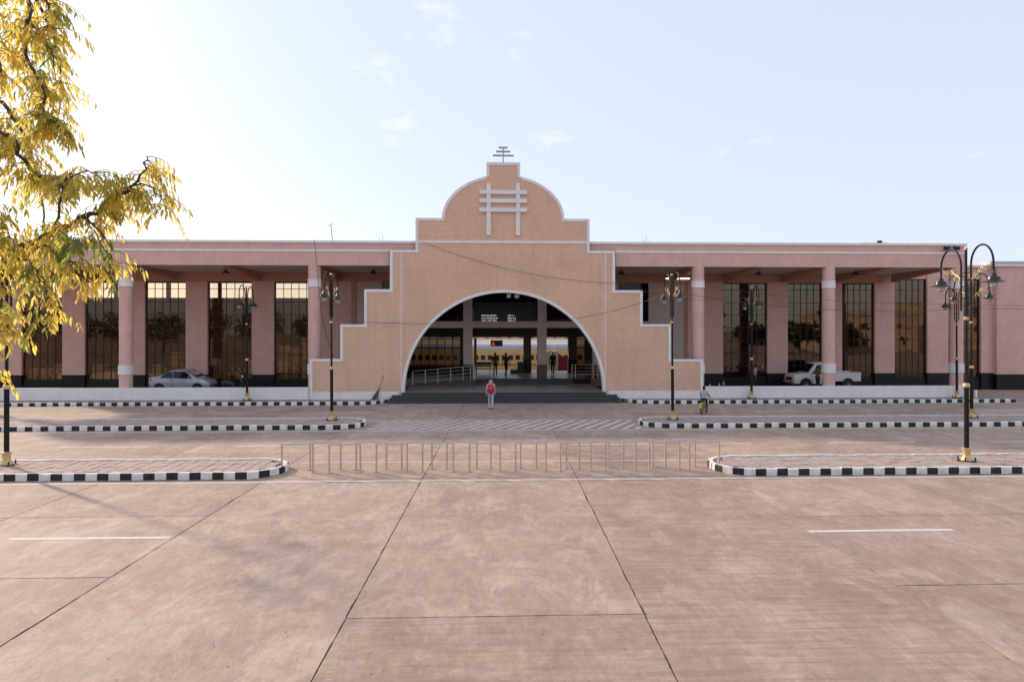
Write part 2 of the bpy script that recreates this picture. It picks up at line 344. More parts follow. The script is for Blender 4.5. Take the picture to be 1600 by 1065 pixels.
# painted lines (each a thin coat 4 mm above the slabs)
def line(poly, z=.004):
    m = MB(); m.prism_z(poly, .0005, z); return m.build('painted_line', LINE, road)
def hline(x0, x1, y, wd=.11):
    n = max(1, int((x1 - x0) / .5)); pts = []
    for i in range(n + 1): pts.append((x0 + (x1 - x0) * i / n, y - wd / 2 + random.uniform(-.006, .006)))
    for i in range(n, -1, -1): pts.append((x0 + (x1 - x0) * i / n, y + wd / 2 + random.uniform(-.006, .006)))
    line(pts)
hline(-30, 30, 19.62, .12); hline(-6.0, 7.3, 22.42, .09)
hline(-9.84, -6.58, 14.45, .14); hline(6.9, 10.05, 14.38, .13)
hline(-26, -22, 14.4, .13); hline(-18, -14.6, 14.4, .13); hline(14.5, 18, 14.3, .13)
for a, b in ((-22, -19), (-15.7, -12.4), (-9.27, -6.2), (-3.0, .2), (3.2, 6.4), (8.8, 10.1), (13.1, 16.5), (19.5, 22.8)): hline(a, b, 25.7, .10)
hline(-32, 32, 29.45, .11); hline(-5.6, 7.0, 32.75, .12)
for a, b in ((-27, -24), (-20.9, -17.9), (-14.95, -11.9), (-8.6, -5.8), (7.3, 11.1), (14.3, 17.2), (20, 23), (26.3, 29.5)): hline(a, b, 36.0, .12)
hline(8.6, 33, 39.30, .10); hline(-33, -6.4, 39.30, .10)
x = -6.4
while x < 6.7:                                     # hatched crossing between the two middle islands
    a, b = x, x + 1.55; y0, y1 = 29.75, 32.55; wd = .17
    pts = [(a, y0), (a + wd, y0), (b + wd, y1), (b, y1)]
    if a < -5.2: f = (-5.2 - a) / 1.55; pts = [(-5.2, y0 + (y1 - y0) * f), (-5.2 + wd, y0 + (y1 - y0) * f), (b + wd, y1), (b, y1)]
    if b > 6.8: f = (6.8 - a) / 1.55; pts = [(a, y0), (a + wd, y0), (6.8 + wd, y0 + (y1 - y0) * f), (6.8, y0 + (y1 - y0) * f)]
    line(pts); x += .56

# ------------------------------------------------------------------ kerbs, islands, pavements
def kerb_mesh(m, top):
    k = MB(); pr = [(0, 0), (0, .172), (.008, .19), (.035, .205), (.15, .205), (.15, 0)]; n = 6; L_ = .317
    k.add([(-L_ / 2, y, z) for y, z in pr] + [(L_ / 2, y, z) for y, z in pr], [tuple(range(n)), tuple(range(2 * n - 1, n - 1, -1))] + [(i, n + i, n + (i + 1) % n, (i + 1) % n) for i in range(n)])
    k.m = [1, 1, 0, 0, 0, 1, 1, 1]
    return k.mesh('kerb_stone', [m, top])
KB, KW = kerb_mesh(KBLACK, KWHITE), kerb_mesh(KWHITE, KWHITE)
def lay_kerb(parent, path, start=0, step=.3255, z=.003, allwhite=False):
    """kerb stones laid end to end along a path, faces to the right of travel"""
    P = [Vector(p) for p in path]; acc = 0; i = start; nxt = step / 2
    for a, b in zip(P, P[1:]):
        d = b - a; ln = d.length
        while acc + ln >= nxt:
            t = (nxt - acc) / ln; p = a + d * t; ang = math.atan2(d.y, d.x)
            o = put('kerb_stone', (KW if (allwhite or i % 2 == 0) else KB), parent, (p.x - parent.location.x, p.y - parent.location.y, z + random.uniform(-.012, .006)), (random.uniform(-.03, .03), random.uniform(-.016, .016), ang + random.uniform(-.022, .022)))
            i += 1; nxt += step
        acc += ln
def arc(cx, cy, r, a0, a1, n=26): return [(cx + r * math.cos(R(a0 + (a1 - a0) * i / n)), cy + r * math.sin(R(a0 + (a1 - a0) * i / n))) for i in range(n + 1)]
def paver_mesh(c):
    k = MB(); s = .158; h = .06
    k.add([(-s, -s, 0), (s, -s, 0), (s, s, 0), (-s, s, 0), (-s, -s, h - .008), (s, -s, h - .008), (s, s, h - .008), (-s, s, h - .008), (-s + .012, -s + .012, h), (s - .012, -s + .012, h), (s - .012, s - .012, h), (-s + .012, s - .012, h)],
          [(0, 1, 5, 4), (1, 2, 6, 5), (2, 3, 7, 6), (3, 0, 4, 7), (4, 5, 9, 8), (5, 6, 10, 9), (6, 7, 11, 10), (7, 4, 8, 11), (8, 9, 10, 11)])
    return k.mesh('paver', c)
PV = [paver_mesh(mat('paver_pink', (.46, .34, .295), .9, .15, 9, .5, 50)), paver_mesh(mat('paver_rose', (.45, .30, .26), .9, .15, 9, .5, 50)), paver_mesh(mat('paver_grey', (.40, .33, .30), .9, .18, 9, .5, 50)),
      paver_mesh(mat('paver_red', (.41, .255, .22), .9, .15, 9, .5, 50)), paver_mesh(mat('paver_stone', (.37, .315, .295), .9, .18, 9, .5, 50))]
def island(label, x0, x1, y0, y1, end, near, pal):
    """end = 'hi' rounded at x1, 'lo' rounded at x0"""
    cy = (y0 + y1) / 2; r = (y1 - y0) / 2
    isl = MB(); inner = .15
    if end == 'hi': outl = [(x0, y0 + inner)] + arc(x1 - r, cy, r - inner, -90, 90) + [(x0, y1 - inner)]
    else: outl = [(x1, y1 - inner)] + arc(x0 + r, cy, r - inner, 90, 270) + [(x1, y0 + inner)]
    isl.prism_z(outl, .002, .145)
    root = tag(isl.build('traffic_island', DIRT), label, 'traffic island')
    if end == 'hi': lay_kerb(root, [(x0, y0)] + arc(x1 - r, cy, r, -90, 90, 40) + [(x0, y1)], int((x1 - x0) / .3255) % 2)
    else: lay_kerb(root, [(x1, y1)] + arc(x0 + r, cy, r, 90, 270, 40) + [(x1, y0)], 1)
    st = .331; nx = int((x1 - x0) / st); ny = int((y1 - y0 - .3) / st); bulk = MB(); yoff = y0 + .15 + (y1 - y0 - .3 - ny * st) / 2
    for i in range(nx):
        for j in range(ny):
            x = (x1 - .17 - i * st) if end == 'hi' else (x0 + .17 + i * st); y = yoff + st / 2 + j * st
            ex = (x1 - r) if end == 'hi' else (x0 + r)
            if (x > ex if end == 'hi' else x < ex) and math.hypot(x - ex, y - cy) > r - .32: continue
            if end == 'hi': c = random.choice([0, 0, 1, 2])
            else: c = 3 if ((i // 2 + j) % 3 == 0 and random.random() < .7) else random.choice([4, 4, 2])
            z = .125 + random.uniform(-.006, .012); t = (random.uniform(-.03, .03), random.uniform(-.03, .03), random.uniform(-.02, .02))
            vis = near and abs(x) < 17.3
            if vis: put('paver', PV[c], root, (x, y, z), t)
            else:
                h = .06; s = .155; bulk.box(x - s, x + s, y - s, y + s, .12, z + h, c)
    if bulk.v:
        o = bulk.build('paver', [m.materials[0] for m in PV], root); tag(o, kind='stuff')
    return root
island('paved island with striped kerb in the left foreground, beside the steel hoops', -32, -6.1, 20.0, 22.25, 'hi', True, 0)
island('paved island with striped kerb in the right foreground, under the nearest lamp post', 6.95, 32, 19.95, 22.2, 'lo', True, 1)
island('far paved island left of the hatched crossing, striped kerb', -34, -5.45, 29.85, 32.45, 'hi', False, 0)
island('far paved island right of the hatched crossing, striped kerb', 6.95, 34, 29.75, 32.35, 'lo', False, 1)
# pavement along the station (kerb bends in to the steps)
pl = [(-45, 39.75), (-7.6, 39.75)] + arc(-7.6, 41.25, 1.5, -90, -30, 8) + [(-6.05, 40.95), (-6.05, 41.6), (-45, 41.6)]
p = MB(); p.prism_z(pl, .002, .165); pav = tag(p.build('pavement', PAVE), kind='structure')
lay_kerb(pav, [(-34, 39.6), (-7.6, 39.6)] + arc(-7.6, 41.25, 1.65, -90, -28, 20), 0)
pr = [(8.3, 41.6), (8.3, 40.95)] + arc(9.9, 41.25, 1.5, 210, 270, 8) + [(31.3, 39.75), (31.3, 41.6)]
p = MB(); p.prism_z(pr, .002, .165); pav2 = tag(p.build('pavement', PAVE), kind='structure')
lay_kerb(pav2, arc(9.9, 41.25, 1.65, 208, 270, 20) + [(31.4, 39.6)], 0)
p = MB(); p.box(-45, 29.9, 41.6, 49, .002, .20); tag(p.build('porch_floor', mat('porch_screed', (.20, .165, .15), .8, .15, 2)), kind='structure')

# ================================================================== station: wings
YF, YB = 41.45, 48.5
GW_ROWS = [7.72, 7.22, 6.30, 5.39, 4.48, 3.57, 2.66, 1.75, .84]
pane_cache = {}
def pane_me(wd, h, g):
    k = (round(wd, 3), round(h, 3), g.name)
    if k not in pane_cache:
        m = MB(); m.box(-wd / 2, wd / 2, -.004, .004, -h / 2, h / 2); pane_cache[k] = m.mesh('pane', g)
    return pane_cache[k]
def window(root, x0, x1, rows, g):
    z1, z0 = rows[0], rows[-1]; y = YB + .24; m = MB(); t = .035
    for xx in (x0, x1 - .07): m.box(xx, xx + .07, y - .05, y + .06, z0, z1)
    m.box(x0 + .07, x1 - .07, y - .05, y + .06, z1 - .06, z1); m.box(x0 + .07, x1 - .07, y - .05, y + .06, z0, z0 + .06)
    n = 5; xs = [x0 + .07 + (x1 - x0 - .14) * i / n for i in range(n + 1)]
    for xx in xs[1:-1]: m.box(xx - t / 2, xx + t / 2, y - .035, y + .035, z0 + .06, z1 - .06)
    for zz in rows[1:-1]: m.box(x0 + .07, x1 - .07, y - .03, y + .03, zz - t / 2, zz + t / 2)
    f = m.build('window', FRAME, root); base = root.location
    zz = [z1 - .06] + rows[1:-1] + [z0 + .06]
    for i in range(n):
        for j in range(len(zz) - 1):
            wd = xs[1] - xs[0] - t - .004; h = zz[j] - zz[j + 1] - t - .004
            put('pane', pane_me(wd, h, g), f, ((xs[i] + xs[i + 1]) / 2 - base.x, y - base.y, (zz[j] + zz[j + 1]) / 2 - base.z), (random.gauss(0, .0016), 0, random.gauss(0, .0016)))
def column(root, x):
    c = (x, YF + .30, 0); r = .375
    o = MB().lathe([(r, .16), (r, 9.0)], c, 28).build('column', PINK, root, True)
    b = MB().lathe([(r + .005, 6.92), (r + .045, 6.92), (r + .045, 6.97), (r + .02, 6.99), (r + .02, 7.31), (r + .045, 7.33), (r + .045, 7.37), (r + .005, 7.37)], c, 28).build('capital', WHITE, o, True)
    prof = [(r + .004, 1.66), (r + .03, 1.66)]
    for k in range(4):
        z = 1.66 + k * .135; prof += [(r + .05, z + .01), (r + .05, z + .10), (r + .018, z + .11), (r + .018, z + .13)]
    prof += [(r + .05, 2.20), (r + .05, 2.24), (r + .004, 2.24)]
    MB().lathe(prof, c, 28).build('base_band', WHITE, o, True)
def wing(label, x0, x1, wins, piers, cols, beams, endcap):
    root = thing('station_wing', label, 'building', ((x0 + x1) / 2, YF, 0))
    m = MB(); m.box(x0, x1, YF, YF + .35, 8.20, 9.03); m.build('beam', PINK, root, bevel=.015)
    m = MB(); m.box(x0, x1, YF - .04, YF + .36, 9.03, 9.15); m.build('cornice', WHITE, root, bevel=.01)
    px0, px1 = (x0, -4.29) if endcap == 'lo' else (6.25, x1)
    m = MB(); m.box(px0, px1, YF + .02, YF + .30, 9.15, 9.55); m.build('parapet', PINK, root)
    m = MB(); m.box(px0, px1 + (.12 if endcap == 'hi' else 0), YF - .06, YF + .38, 9.55, 9.70); m.build('coping', WHITE, root, bevel=.01)
    m = MB(); m.box(x0, x1, YF + .35, YB + .6, 8.32, 8.55); m.build('roof', SOFFIT, root)
    for i, bx in enumerate(beams):                 # haunched cross beams, deeper at the back wall
        m = MB(); m.add([(bx - .17, YF + .35, 8.22), (bx + .17, YF + .35, 8.22), (bx + .17, YF + .35, 8.33), (bx - .17, YF + .35, 8.33), (bx - .17, YB - .3, 7.76), (bx + .17, YB - .3, 7.76), (bx + .17, YB - .3, 8.33), (bx - .17, YB - .3, 8.33)],
                        [(0, 1, 2, 3), (7, 6, 5, 4), (0, 4, 5, 1), (1, 5, 6, 2), (2, 6, 7, 3), (3, 7, 4, 0)]); m.build('cross_beam', BEAMP, root)
    xe = x1 if endcap != 'hi' else 28.6
    m = MB(); m.box(x0, xe, YB - .3, YB - .002, 7.74, 8.31); m.build('back_beam', BEAMP, root)
    # back wall: recessed behind the glazing, piers proud, black granite dado
    for a, b in piers:
        top = 8.32 if b < 29 else 8.9
        m = MB(); m.box(a, b, YB, YB + .5, 1.2, top); pz = m.build('pier', PINK, root, bevel=.01)
        m = MB(); m.box(a - .012, b + .012, YB - .02, YB + .51, -.02, 1.2); m.build('dado', DADO, pz)
    for a, b, rows in wins:
        window(root, a, b, rows, PANE if endcap == 'lo' else PANE_R)
        m = MB(); m.box(a, b, YB + .12, YB + .5, -.02, rows[-1]); m.build('sill_wall', DADO, root)
        m = MB(); m.box(a, b, YB + .12, YB + .5, rows[0], 8.32 if b < 29 else 8.9); m.build('lintel', PINK, root)
    if endcap == 'hi': m = MB(); m.box(x0, wins[-1][1] + .3, YB + 6, YB + 6.2, 0, 8.3); m.build('inner_wall', INNER, root)
    else:                                          # clerestory in the rear wall lets the sky through
        m = MB(); m.box(x0, -9.6, YB + 6, YB + 6.2, 0, 6.86); m.build('inner_wall', INNER, root)
        for a in range(-33, -9, 4): m = MB(); m.box(a - .12, a + .12, YB + 6, YB + 6.2, 6.86, 8.0); m.build('inner_post', INNER, root)
    m = MB(); m.box(x0, max(x1, wins[-1][1] + .3), YB + .51, YB + 6, 8.0, 8.2); m.build('inner_ceiling', INNER, root)
    m = MB(); m.box(x0, max(x1, wins[-1][1] + .3), YB + .52, YB + 6, .1, .3); m.build('inner_floor', INNER, root)
    if endcap == 'lo': m = MB(); m.box(x0, x0 + .3, YB + .5, YB + 6.2, 0, 8.3); m.build('end_wall', PINK, root)
    for c in cols: column(root, c)
    return root
rowsB = [8.05] + GW_ROWS[1:]
lw = wing('long pink wing with tall windows left of the arched front', -34.2, -5.85,
     [(-32.2, -29.44, GW_ROWS), (-27.92, -25.05, GW_ROWS), (-23.82, -21.02, GW_ROWS), (-19.52, -16.47, GW_ROWS), (-14.92, -12.1, GW_ROWS)],
     [(-34.2, -32.2), (-29.44, -27.92), (-25.05, -23.82), (-21.02, -19.52), (-16.47, -14.92), (-12.1, -9.53)], (-32.8, -21.6, -10.42), (-32.8, -27.2, -21.6, -15.9, -10.4), 'lo')
rw = wing('long pink wing with tall windows right of the arched front', 7.85, 29.75,
     [(16.99, 20.21, GW_ROWS), (21.71, 24.25, GW_ROWS), (25.71, 28.12, GW_ROWS), (29.59, 32.02, rowsB), (33.59, 36.03, rowsB)],
     [(14.45, 16.99), (20.21, 21.71), (24.25, 25.71), (28.12, 29.59), (32.02, 33.59), (36.03, 36.94)], (13.04, 21.26, 29.42), (13.0, 17.1, 21.26, 25.3, 29.3), 'hi')
m = MB(); m.box(29.9, 36.94, YB - .05, YB + .6, 8.9, 9.05); m.build('upper_coping', WHITE, rw)
# set-back end block at the far right
eb = thing('end_block', 'plain pink end block with black base at the right edge', 'building', (40, YB - .35, 0))
m = MB(); m.box(36.94, 60, YB - .35, YB + 8, 1.12, 8.93); m.build('wall', PINK, eb)
m = MB(); m.box(36.92, 60, YB - .37, YB + 8, -.02, 1.12); m.build('dado', DADO, eb)
m = MB(); m.box(36.7, 60, YB - .5, YB + 8, 8.93, 9.05); m.build('cornice', WHITE, eb)
m = MB(); m.box(36.4, 60, YB - .42, YB + 8, 9.05, 9.30); m.build('coping', mat('grey_coping', (.5, .5, .54), .8), eb)
# low white walls in front of the porches
m = MB(); m.box(-34.4, -10.62, 41.25, 41.43, .16, .90)
tag(m.build('low_wall', WHITE, bevel=.012), 'low white wall along the porch left of the arch', 'wall')
m = MB(); m.box(13.25, 29.9, 41.25, 41.43, .16, .88)
tag(m.build('low_wall', WHITE, bevel=.012), 'low white wall along the porch right of the arch', 'wall')
# ================================================================== arched front
A0, A1 = 41.2, 41.65
AC, AZ, AR = 1.06, .58, 6.16
gate = thing('arched_front', 'stepped brick-clad front wall with a great round arch and curved gable', 'gateway', (AC, A0, 0))
ell = lambda t: (1.0 + 3.7 * math.cos(R(t)), 11.0 + 2.68 * math.sin(R(t)))
tA, tB = 180 - 1.0, 106.0
up = [(-10.57, .18), (-10.57, 2.61), (-8.75, 2.61), (-8.75, 4.66), (-7.33, 4.66), (-7.33, 6.76), (-5.8, 6.76), (-5.8, 9.13), (-4.27, 9.13), (-4.27, 11.05)]
bell = [ell(tA + (tB - tA) * i / 22) for i in range(23)]
neck = [(-.02, bell[-1][1]), (-.02, 14.43), (2.02, 14.43), (2.02, bell[-1][1])]
bellR = [(2.0 - x, z) for x, z in reversed(bell)]
down = [(6.23, 11.05), (6.23, 9.13), (7.78, 9.13), (7.78, 6.74), (9.47, 6.74), (9.47, 4.68), (11.21, 4.68), (11.21, 2.56), (13.19, 2.56), (13.19, .18)]
outline = up + bell + neck + bellR + down
archp = [(AC + AR * math.cos(R(a)), AZ + AR * math.sin(R(a))) for a in np.linspace(0, 180, 65)]
poly = outline + [(AC + AR, .18)] + archp + [(AC - AR, .18)]
m = MB(); m.prism_y(poly, A0, A1); m.build('wall', BRICK, gate)
m = MB(); m.strip_y(outline, .165, A0 - .035, A1 + .02); m.build('outline_trim', WHITE, gate)
m = MB(); m.strip_y(list(reversed([(AC - AR + .004, .2)] + list(reversed(archp)) + [(AC + AR - .004, .2)])), -.16, A0 - .04, A1 + .06); m.build('arch_trim', WHITE, gate)
for a, b in ((-10.40, AC - AR - .17), (AC + AR + .17, 13.02)):
    m = MB(); m.box(a, b, A0 - .03, A0 + .02, .16, .62); m.build('plinth', WHITE, gate, bevel=.008)
m = MB(); m.box(-4.10, 6.06, A0 - .03, A0 + .02, 9.55, 9.71); m.build('band', WHITE, gate)
for xx in (-5.13, 7.19):
    m = MB(); m.box(xx - .022, xx + .022, A0 - .012, A0 + .01, .63, 9.0); m.build('joint_strip', WHITE, gate)
# raised emblem of two posts and three bars
em = thing('emblem', 'white raised emblem of two posts and three bars on the gable', 'emblem', (1.0, A0, 10))
y0 = A0 - .13
for xx in (.115, 1.88):
    m = MB(); m.box(xx - .13, xx + .13, y0, A0 - .002, 10.02, 13.14); m.build('post', WHITE, em, bevel=.008)
for zz in (12.61, 12.09, 11.54):
    m = MB(); m.box(-.44, 2.43, y0 - .03, A0 - .003, zz - .12, zz + .12); m.build('bar', WHITE, em, bevel=.008)
fi = thing('roof_finial', 'grey metal finial of three shrinking bars on top of the gable', 'finial', (1.0, A0 + .2, 14.43))
FIN = mat('finial_grey', (.36, .38, .42), .5, metal=.3)
m = MB(); m.box(.965, 1.035, A0 + .17, A0 + .24, 14.43, 15.42); m.build('mast', FIN, fi)
for hw, zz in ((.63, 14.89), (.43, 15.13), (.27, 15.37)):
    m = MB(); m.box(1 - hw, 1 + hw, A0 + .15, A0 + .262, zz - .045, zz + .045); m.build('bar', FIN, fi)
# front steps: four risers of dark granite
st = thing('front_steps', 'wide dark granite steps below the arch', 'steps', (1.06, 40.5, 0))
for i, (xa, xb, ya) in enumerate(((-5.85, 8.05, 40.25), (-5.75, 7.95, 40.55), (-5.65, 7.85, 40.85), (-5.10, 7.22, 41.12))):
    m = MB(); m.box(xa, xb, ya, 42.2 - i * .01, .004 + i * .145, .145 * (i + 1)); m.build('step', GRANITE, st, bevel=.012)
m = MB(); m.box(-5.08, 7.20, 41.2, 47.8, .30, .5845); tag(m.build('vestibule_floor', VEST), kind='structure')
# ================================================================== hall behind the arch
hall = thing('station_hall', 'cream framed entrance hall seen through the arch', 'building', (1.0, YB, 0))
ceil = MB(); ceil.box(-5.85, 7.85, 41.66, 57.5, 8.33, 8.55); ceil.build('roof', INNER, hall)
for a, b in ((-1.66, -1.02), (3.62, 4.26), (7.60, 8.24), (-6.1, -5.46)):
    m = MB(); m.box(a, b, YB, YB + .6, 1.87, 8.32); c = m.build('column', CREAM, hall, bevel=.012)
    m = MB(); m.box(a - .02, b + .02, YB - .02, YB + .62, .5, 1.87); m.build('column_cladding', CLAD if a > 0 else DADO, c)
for a, b in ((-5.46, -1.66), (-1.02, 3.62), (4.26, 7.60)):
    m = MB(); m.box(a, b, YB + .02, YB + .55, 4.48, 4.94); m.build('beam', CREAM, hall)
    m = MB(); m.box(a, b, YB + .35, YB + .37, 4.94, 8.32); m.build('upper_pane', HALLGLASS, hall)
for a, b, w0, w1 in ((-9.2, -6.1, -7.4, -6.3), (8.24, 14.2, 9.4, 11.6)):
    m = MB()
    if w0 > a: m.box(a, w0, YB + .05, YB + .4, .5, 8.3)
    m.box(w1, b, YB + .05, YB + .4, .5, 8.3); m.box(w0, w1, YB + .05, YB + .4, .5, 4.95); m.box(w0, w1, YB + .05, YB + .4, 7.7, 8.3)
    m.build('cream_wall', CREAM, hall)
    m = MB(); m.box(w0, w1, YB + .22, YB + .24, 4.95, 7.7); m.build('upper_pane', HALLGLASS, hall)
for a, b in ((-9.53, -9.2), (14.2, 14.45)): m = MB(); m.box(a, b, YB - .02, YB + .5, .1, 8.3); m.build('return_wall', BEAMP, hall)
m = MB(); m.box(-9.2, 14.2, YB + .6, 57.5, 4.50, 4.9); m.build('ceiling', INNER, hall)
m = MB(); m.box(-9.4, -9.2, YB + .6, 57.5, .5, 4.5); m.box(14.2, 14.4, YB + .6, 57.5, .5, 4.5); m.build('side_wall', INNER, hall)
m = MB(); m.box(-9.2, 14.2, 57.3, 57.5, 4.9, 8.3); m.build('rear_upper_wall', INNER, hall)
m = MB(); m.box(-9.2, 14.2, 47.85, 57.0, .35, .93); tag(m.build('hall_floor', HALLFLOOR), kind='structure')
for i in range(3):
    m = MB(); m.box(-.73, 6.0, 47.2 + .3 * i, 47.9, .5845 + .116 * i, .5845 + .116 * (i + 1) - .001); m.build('inner_step', GRANITE, st)
m = MB(); m.box(6.0, 7.25, 47.45, 47.85, .5845, .928); m.build('platform_face', DADO, hall)
m = MB(); m.box(-9.2, 14.2, 54.4, 54.9, 3.74, 4.5); m.build('rear_lintel', INNER, hall)
for a, b in ((2.94, 3.53), (6.53, 7.2), (-2.1, -1.5), (-8.9, -8.3), (11.5, 12.1)):
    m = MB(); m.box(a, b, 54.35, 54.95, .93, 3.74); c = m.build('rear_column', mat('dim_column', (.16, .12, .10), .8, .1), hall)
    m = MB(); m.box(a - .02, b + .02, 54.33, 54.97, .93, 2.0); m.build('column_cladding', DADO, c)
for xa, xb in ((-8.3, -2.1), (7.2, 11.5)):           # glazed screens either side of the rear doors
    scr = MB(); n = int((xb - xa) / .62)
    for i in range(n + 1):
        xx = xa + (xb - xa) * i / n; scr.box(xx - .03, xx + .03, 54.6, 54.68, 1.5, 3.74)
    scr.box(xa, xb, 54.59, 54.69, 2.85, 2.92); s = scr.build('glazed_screen', FRAME, hall)
    for i in range(n):
        x0_, x1_ = xa + (xb - xa) * i / n + .03, xa + (xb - xa) * (i + 1) / n - .03
        m = MB(); m.box(x0_, x1_, 54.635, 54.645, 1.5, 3.73); m.build('pane', HALLGLASS, s)
    m = MB(); m.box(xa, xb, 54.55, 54.75, .93, 1.5); m.build('screen_base', DADO, hall)
# ramp and railings inside the arch
rp = MB(); rp.add([(-5.0, 46.3, .5846), (-5.0, 47.1, .5846), (-1.1, 47.1, .93), (-1.1, 46.3, .93), (-1.1, 46.3, .5846), (-1.1, 47.1, .5846)], [(0, 3, 2, 1), (0, 4, 3), (1, 2, 5), (3, 4, 5, 2), (0, 1, 5, 4)])
tag(rp.build('ramp', GRANITE), kind='structure')
rl = MB(); rl.box(-1.1, -.74, 46.3, 47.85, .5846, .93); tag(rl.build('landing', GRANITE), kind='structure')
def railing(label, pts, posts):
    r = thing('railing', label, 'railing', pts[0])
    for px, py, pz in posts:
        m = MB(); m.tube([(px, py, pz), (px, py, pz + .95)], .025, 8); m.build('post', STEEL, r, True)
    for h in (.95, .72, .48, .24):
        m = MB(); m.tube([(x_, y_, z_ + h) for x_, y_, z_ in pts], .024 if h > .9 else .014, 8); m.build('rail', STEEL, r, True)
P_ = [(-5.0 + i * .85, 46.32, .5846 + .0886 * i * .85 / 1.0) for i in range(5)]
railing('steel ramp railing rising to the right inside the arch', [(-5.0, 46.32, .5846), (-1.1, 46.32, .93), (-.8, 46.32, .93)], P_ + [(-1.1, 46.32, .93), (-.8, 46.32, .93)])
railing('short level steel railing beside the left column of the hall', [(-.95, 47.95, .93), (.45, 47.95, .93)], [(-.95, 47.95, .93), (.45, 47.95, .93)])
railing('steel railing at the right foot of the arch', [(6.0, 47.95, .93), (7.6, 47.95, .93), (8.4, 47.95, .93)], [(6.0, 47.95, .93), (6.25, 47.95, .93), (7.52, 47.95, .93), (7.85, 47.95, .93)])
# ------------------------------------------------------------------ hanging train board with lit rows of letters
def text_mesh(body, size, extr=.004):
    cu = bpy.data.curves.new('txt', 'FONT'); cu.body = body; cu.size = size; cu.extrude = extr; cu.resolution_u = 2
    o = bpy.data.objects.new('txt', cu); COL.objects.link(o)
    dg = bpy.context.evaluated_depsgraph_get(); me = bpy.data.meshes.new_from_object(o.evaluated_get(dg)); bpy.data.objects.remove(o); return me
LED = mat('white_led', (.8, .8, .8), .5, emit=(.95, .93, 1.0), estr=.3)
BLK = mat('black_plastic', (.012, .012, .014), .4)
tb = thing('train_board', 'black departure board with rows of white lit lettering above the hall beam', 'display board', (1.2, YB + .1, 4.95))
m = MB(); m.box(-.9, 3.5, YB + .12, YB + .30, 4.95, 6.3); m.build('panel', BLK, tb)
for i, (a, b) in enumerate((('NEW BLUJMNES', '23B A 1'), ('LGS VARANASI SF', 'BDN A 2'), ('LUR S. NK SURU', 'BDN A T'))):
    for t_, x_ in ((a, -.38), (b, 1.50)):
        me = text_mesh(t_, .15); me.materials.append(LED)
        put('lettering', me, tb, (x_ - 1.2, YB + .112 - YB - .1, 5.30 - .185 * i - 4.95 + (.0 if i < 2 else 0)), (R(90), 0, 0))
rs = thing('platform_sign', 'small hanging sign with a red lit character over the platform', 'sign', (.75, 53.6, 3.2))
m = MB(); m.box(.3, 1.25, 53.6, 53.75, 3.05, 3.52); m.build('housing', BLK, rs)
m = MB(); m.box(.45, .47, 53.66, 53.69, 3.52, 3.75); m.box(1.1, 1.12, 53.66, 53.69, 3.52, 3.75); m.build('hanger', BLK, rs)
me = text_mesh('A', .40); me.materials.append(mat('red_led', (.6, .02, .02), .5, emit=(1, .05, .03), estr=.6)); put('lettering', me, rs, (-.37, -.012, -.09), (R(90), 0, 0))
for i, xx in enumerate((1.35, 1.85)):
    l_ = thing('spotlight', ('square' if i == 0 else 'round') + ' spotlight fixed under the crown of the arch', 'spotlight', (xx, A1 + .25, 6.5))
    m = MB()
    if i == 0: m.box(xx - .12, xx + .12, A1 + .15, A1 + .35, 6.30, 6.54)
    else: m.lathe([(.06, 0), (.15, .02), (.17, .2), (.12, .24)], (xx, A1 + .15, 6.42), 14, axis='y')
    m.build('body', mat('spot_grey', (.45, .45, .48), .5, metal=.4), l_); m = MB(); m.box(xx - .015, xx + .015, A1 + .2, A1 + .24, 6.5, 8.33); m.build('stem', BLK, l_)
# ================================================================== platform and train behind
m = MB(); m.box(-60, 60, 57.0, 68.7, -.02, .35); tag(m.build('platform', mat('platform_paving', (.42, .34, .28), .85, .1, 1)), kind='structure')
YEL = mat('coach_yellow', (.66, .46, .18), .45, .06, 1); MAR = mat('coach_maroon', (.18, .035, .03), .5); CGREY = mat('coach_roof_grey', (.42, .44, .48), .5, .1, 1.5); CW = mat('coach_window', (.03, .035, .04), .12, spec=.6)
coach = thing('train_coach', 'yellow train coach with grey roof and maroon stripe behind the hall', 'train', (1, 69, 0))
m = MB(); m.box(-30, 34, 69.0, 72.2, .30, 2.36); m.build('body', YEL, coach)
m = MB(); m.box(-30, 34, 68.985, 69.0, .80, .90); m.build('stripe', MAR, coach)
m = MB(); m.box(-30, 34, 69.05, 72.1, -.1, .30); m.build('underframe', BLK, coach)
m = MB(); pr = [(69.0, 2.36), (69.02, 2.62), (69.2, 2.82), (69.7, 2.98), (70.6, 3.04), (71.5, 2.98), (72.0, 2.82), (72.18, 2.62), (72.2, 2.36)]
m.add([(-30, y, z) for y, z in pr] + [(34, y, z) for y, z in pr], [tuple(range(9)), tuple(range(17, 8, -1))] + [(i, 9 + i, 9 + (i + 1) % 9, (i + 1) % 9) for i in range(9)]); m.build('roof', CGREY, coach, True)
xx = -9.0
while xx < 13:
    m = MB(); m.box(xx, xx + .46, 68.975, 69.01, 1.32, 1.80); wv = m.build('coach_window', CW, coach); m = MB(); m.box(xx - .03, xx + .49, 68.98, 69.005, 1.28, 1.32); m.build('sill', CGREY, wv); xx += .70
for xa, wd, zz in ((-.35, 1.1, 2.22), (2.45, .75, 2.1), (2.45, .75, 1.98)):
    m = MB(); m.box(xa, xa + wd, 68.98, 68.995, zz, zz + .09); m.build('destination_plate', mat('plate', (.5, .48, .42), .6), coach)
stall = thing('covered_stall', 'maroon cloth-covered stall with pale middle post on the platform', 'stall', (6.4, 62.5, .35))
MC = mat('maroon_cloth', (.20, .018, .03), .9, .2, 3); PC = mat('pale_curtain', (.42, .38, .33), .9, .1, 3)
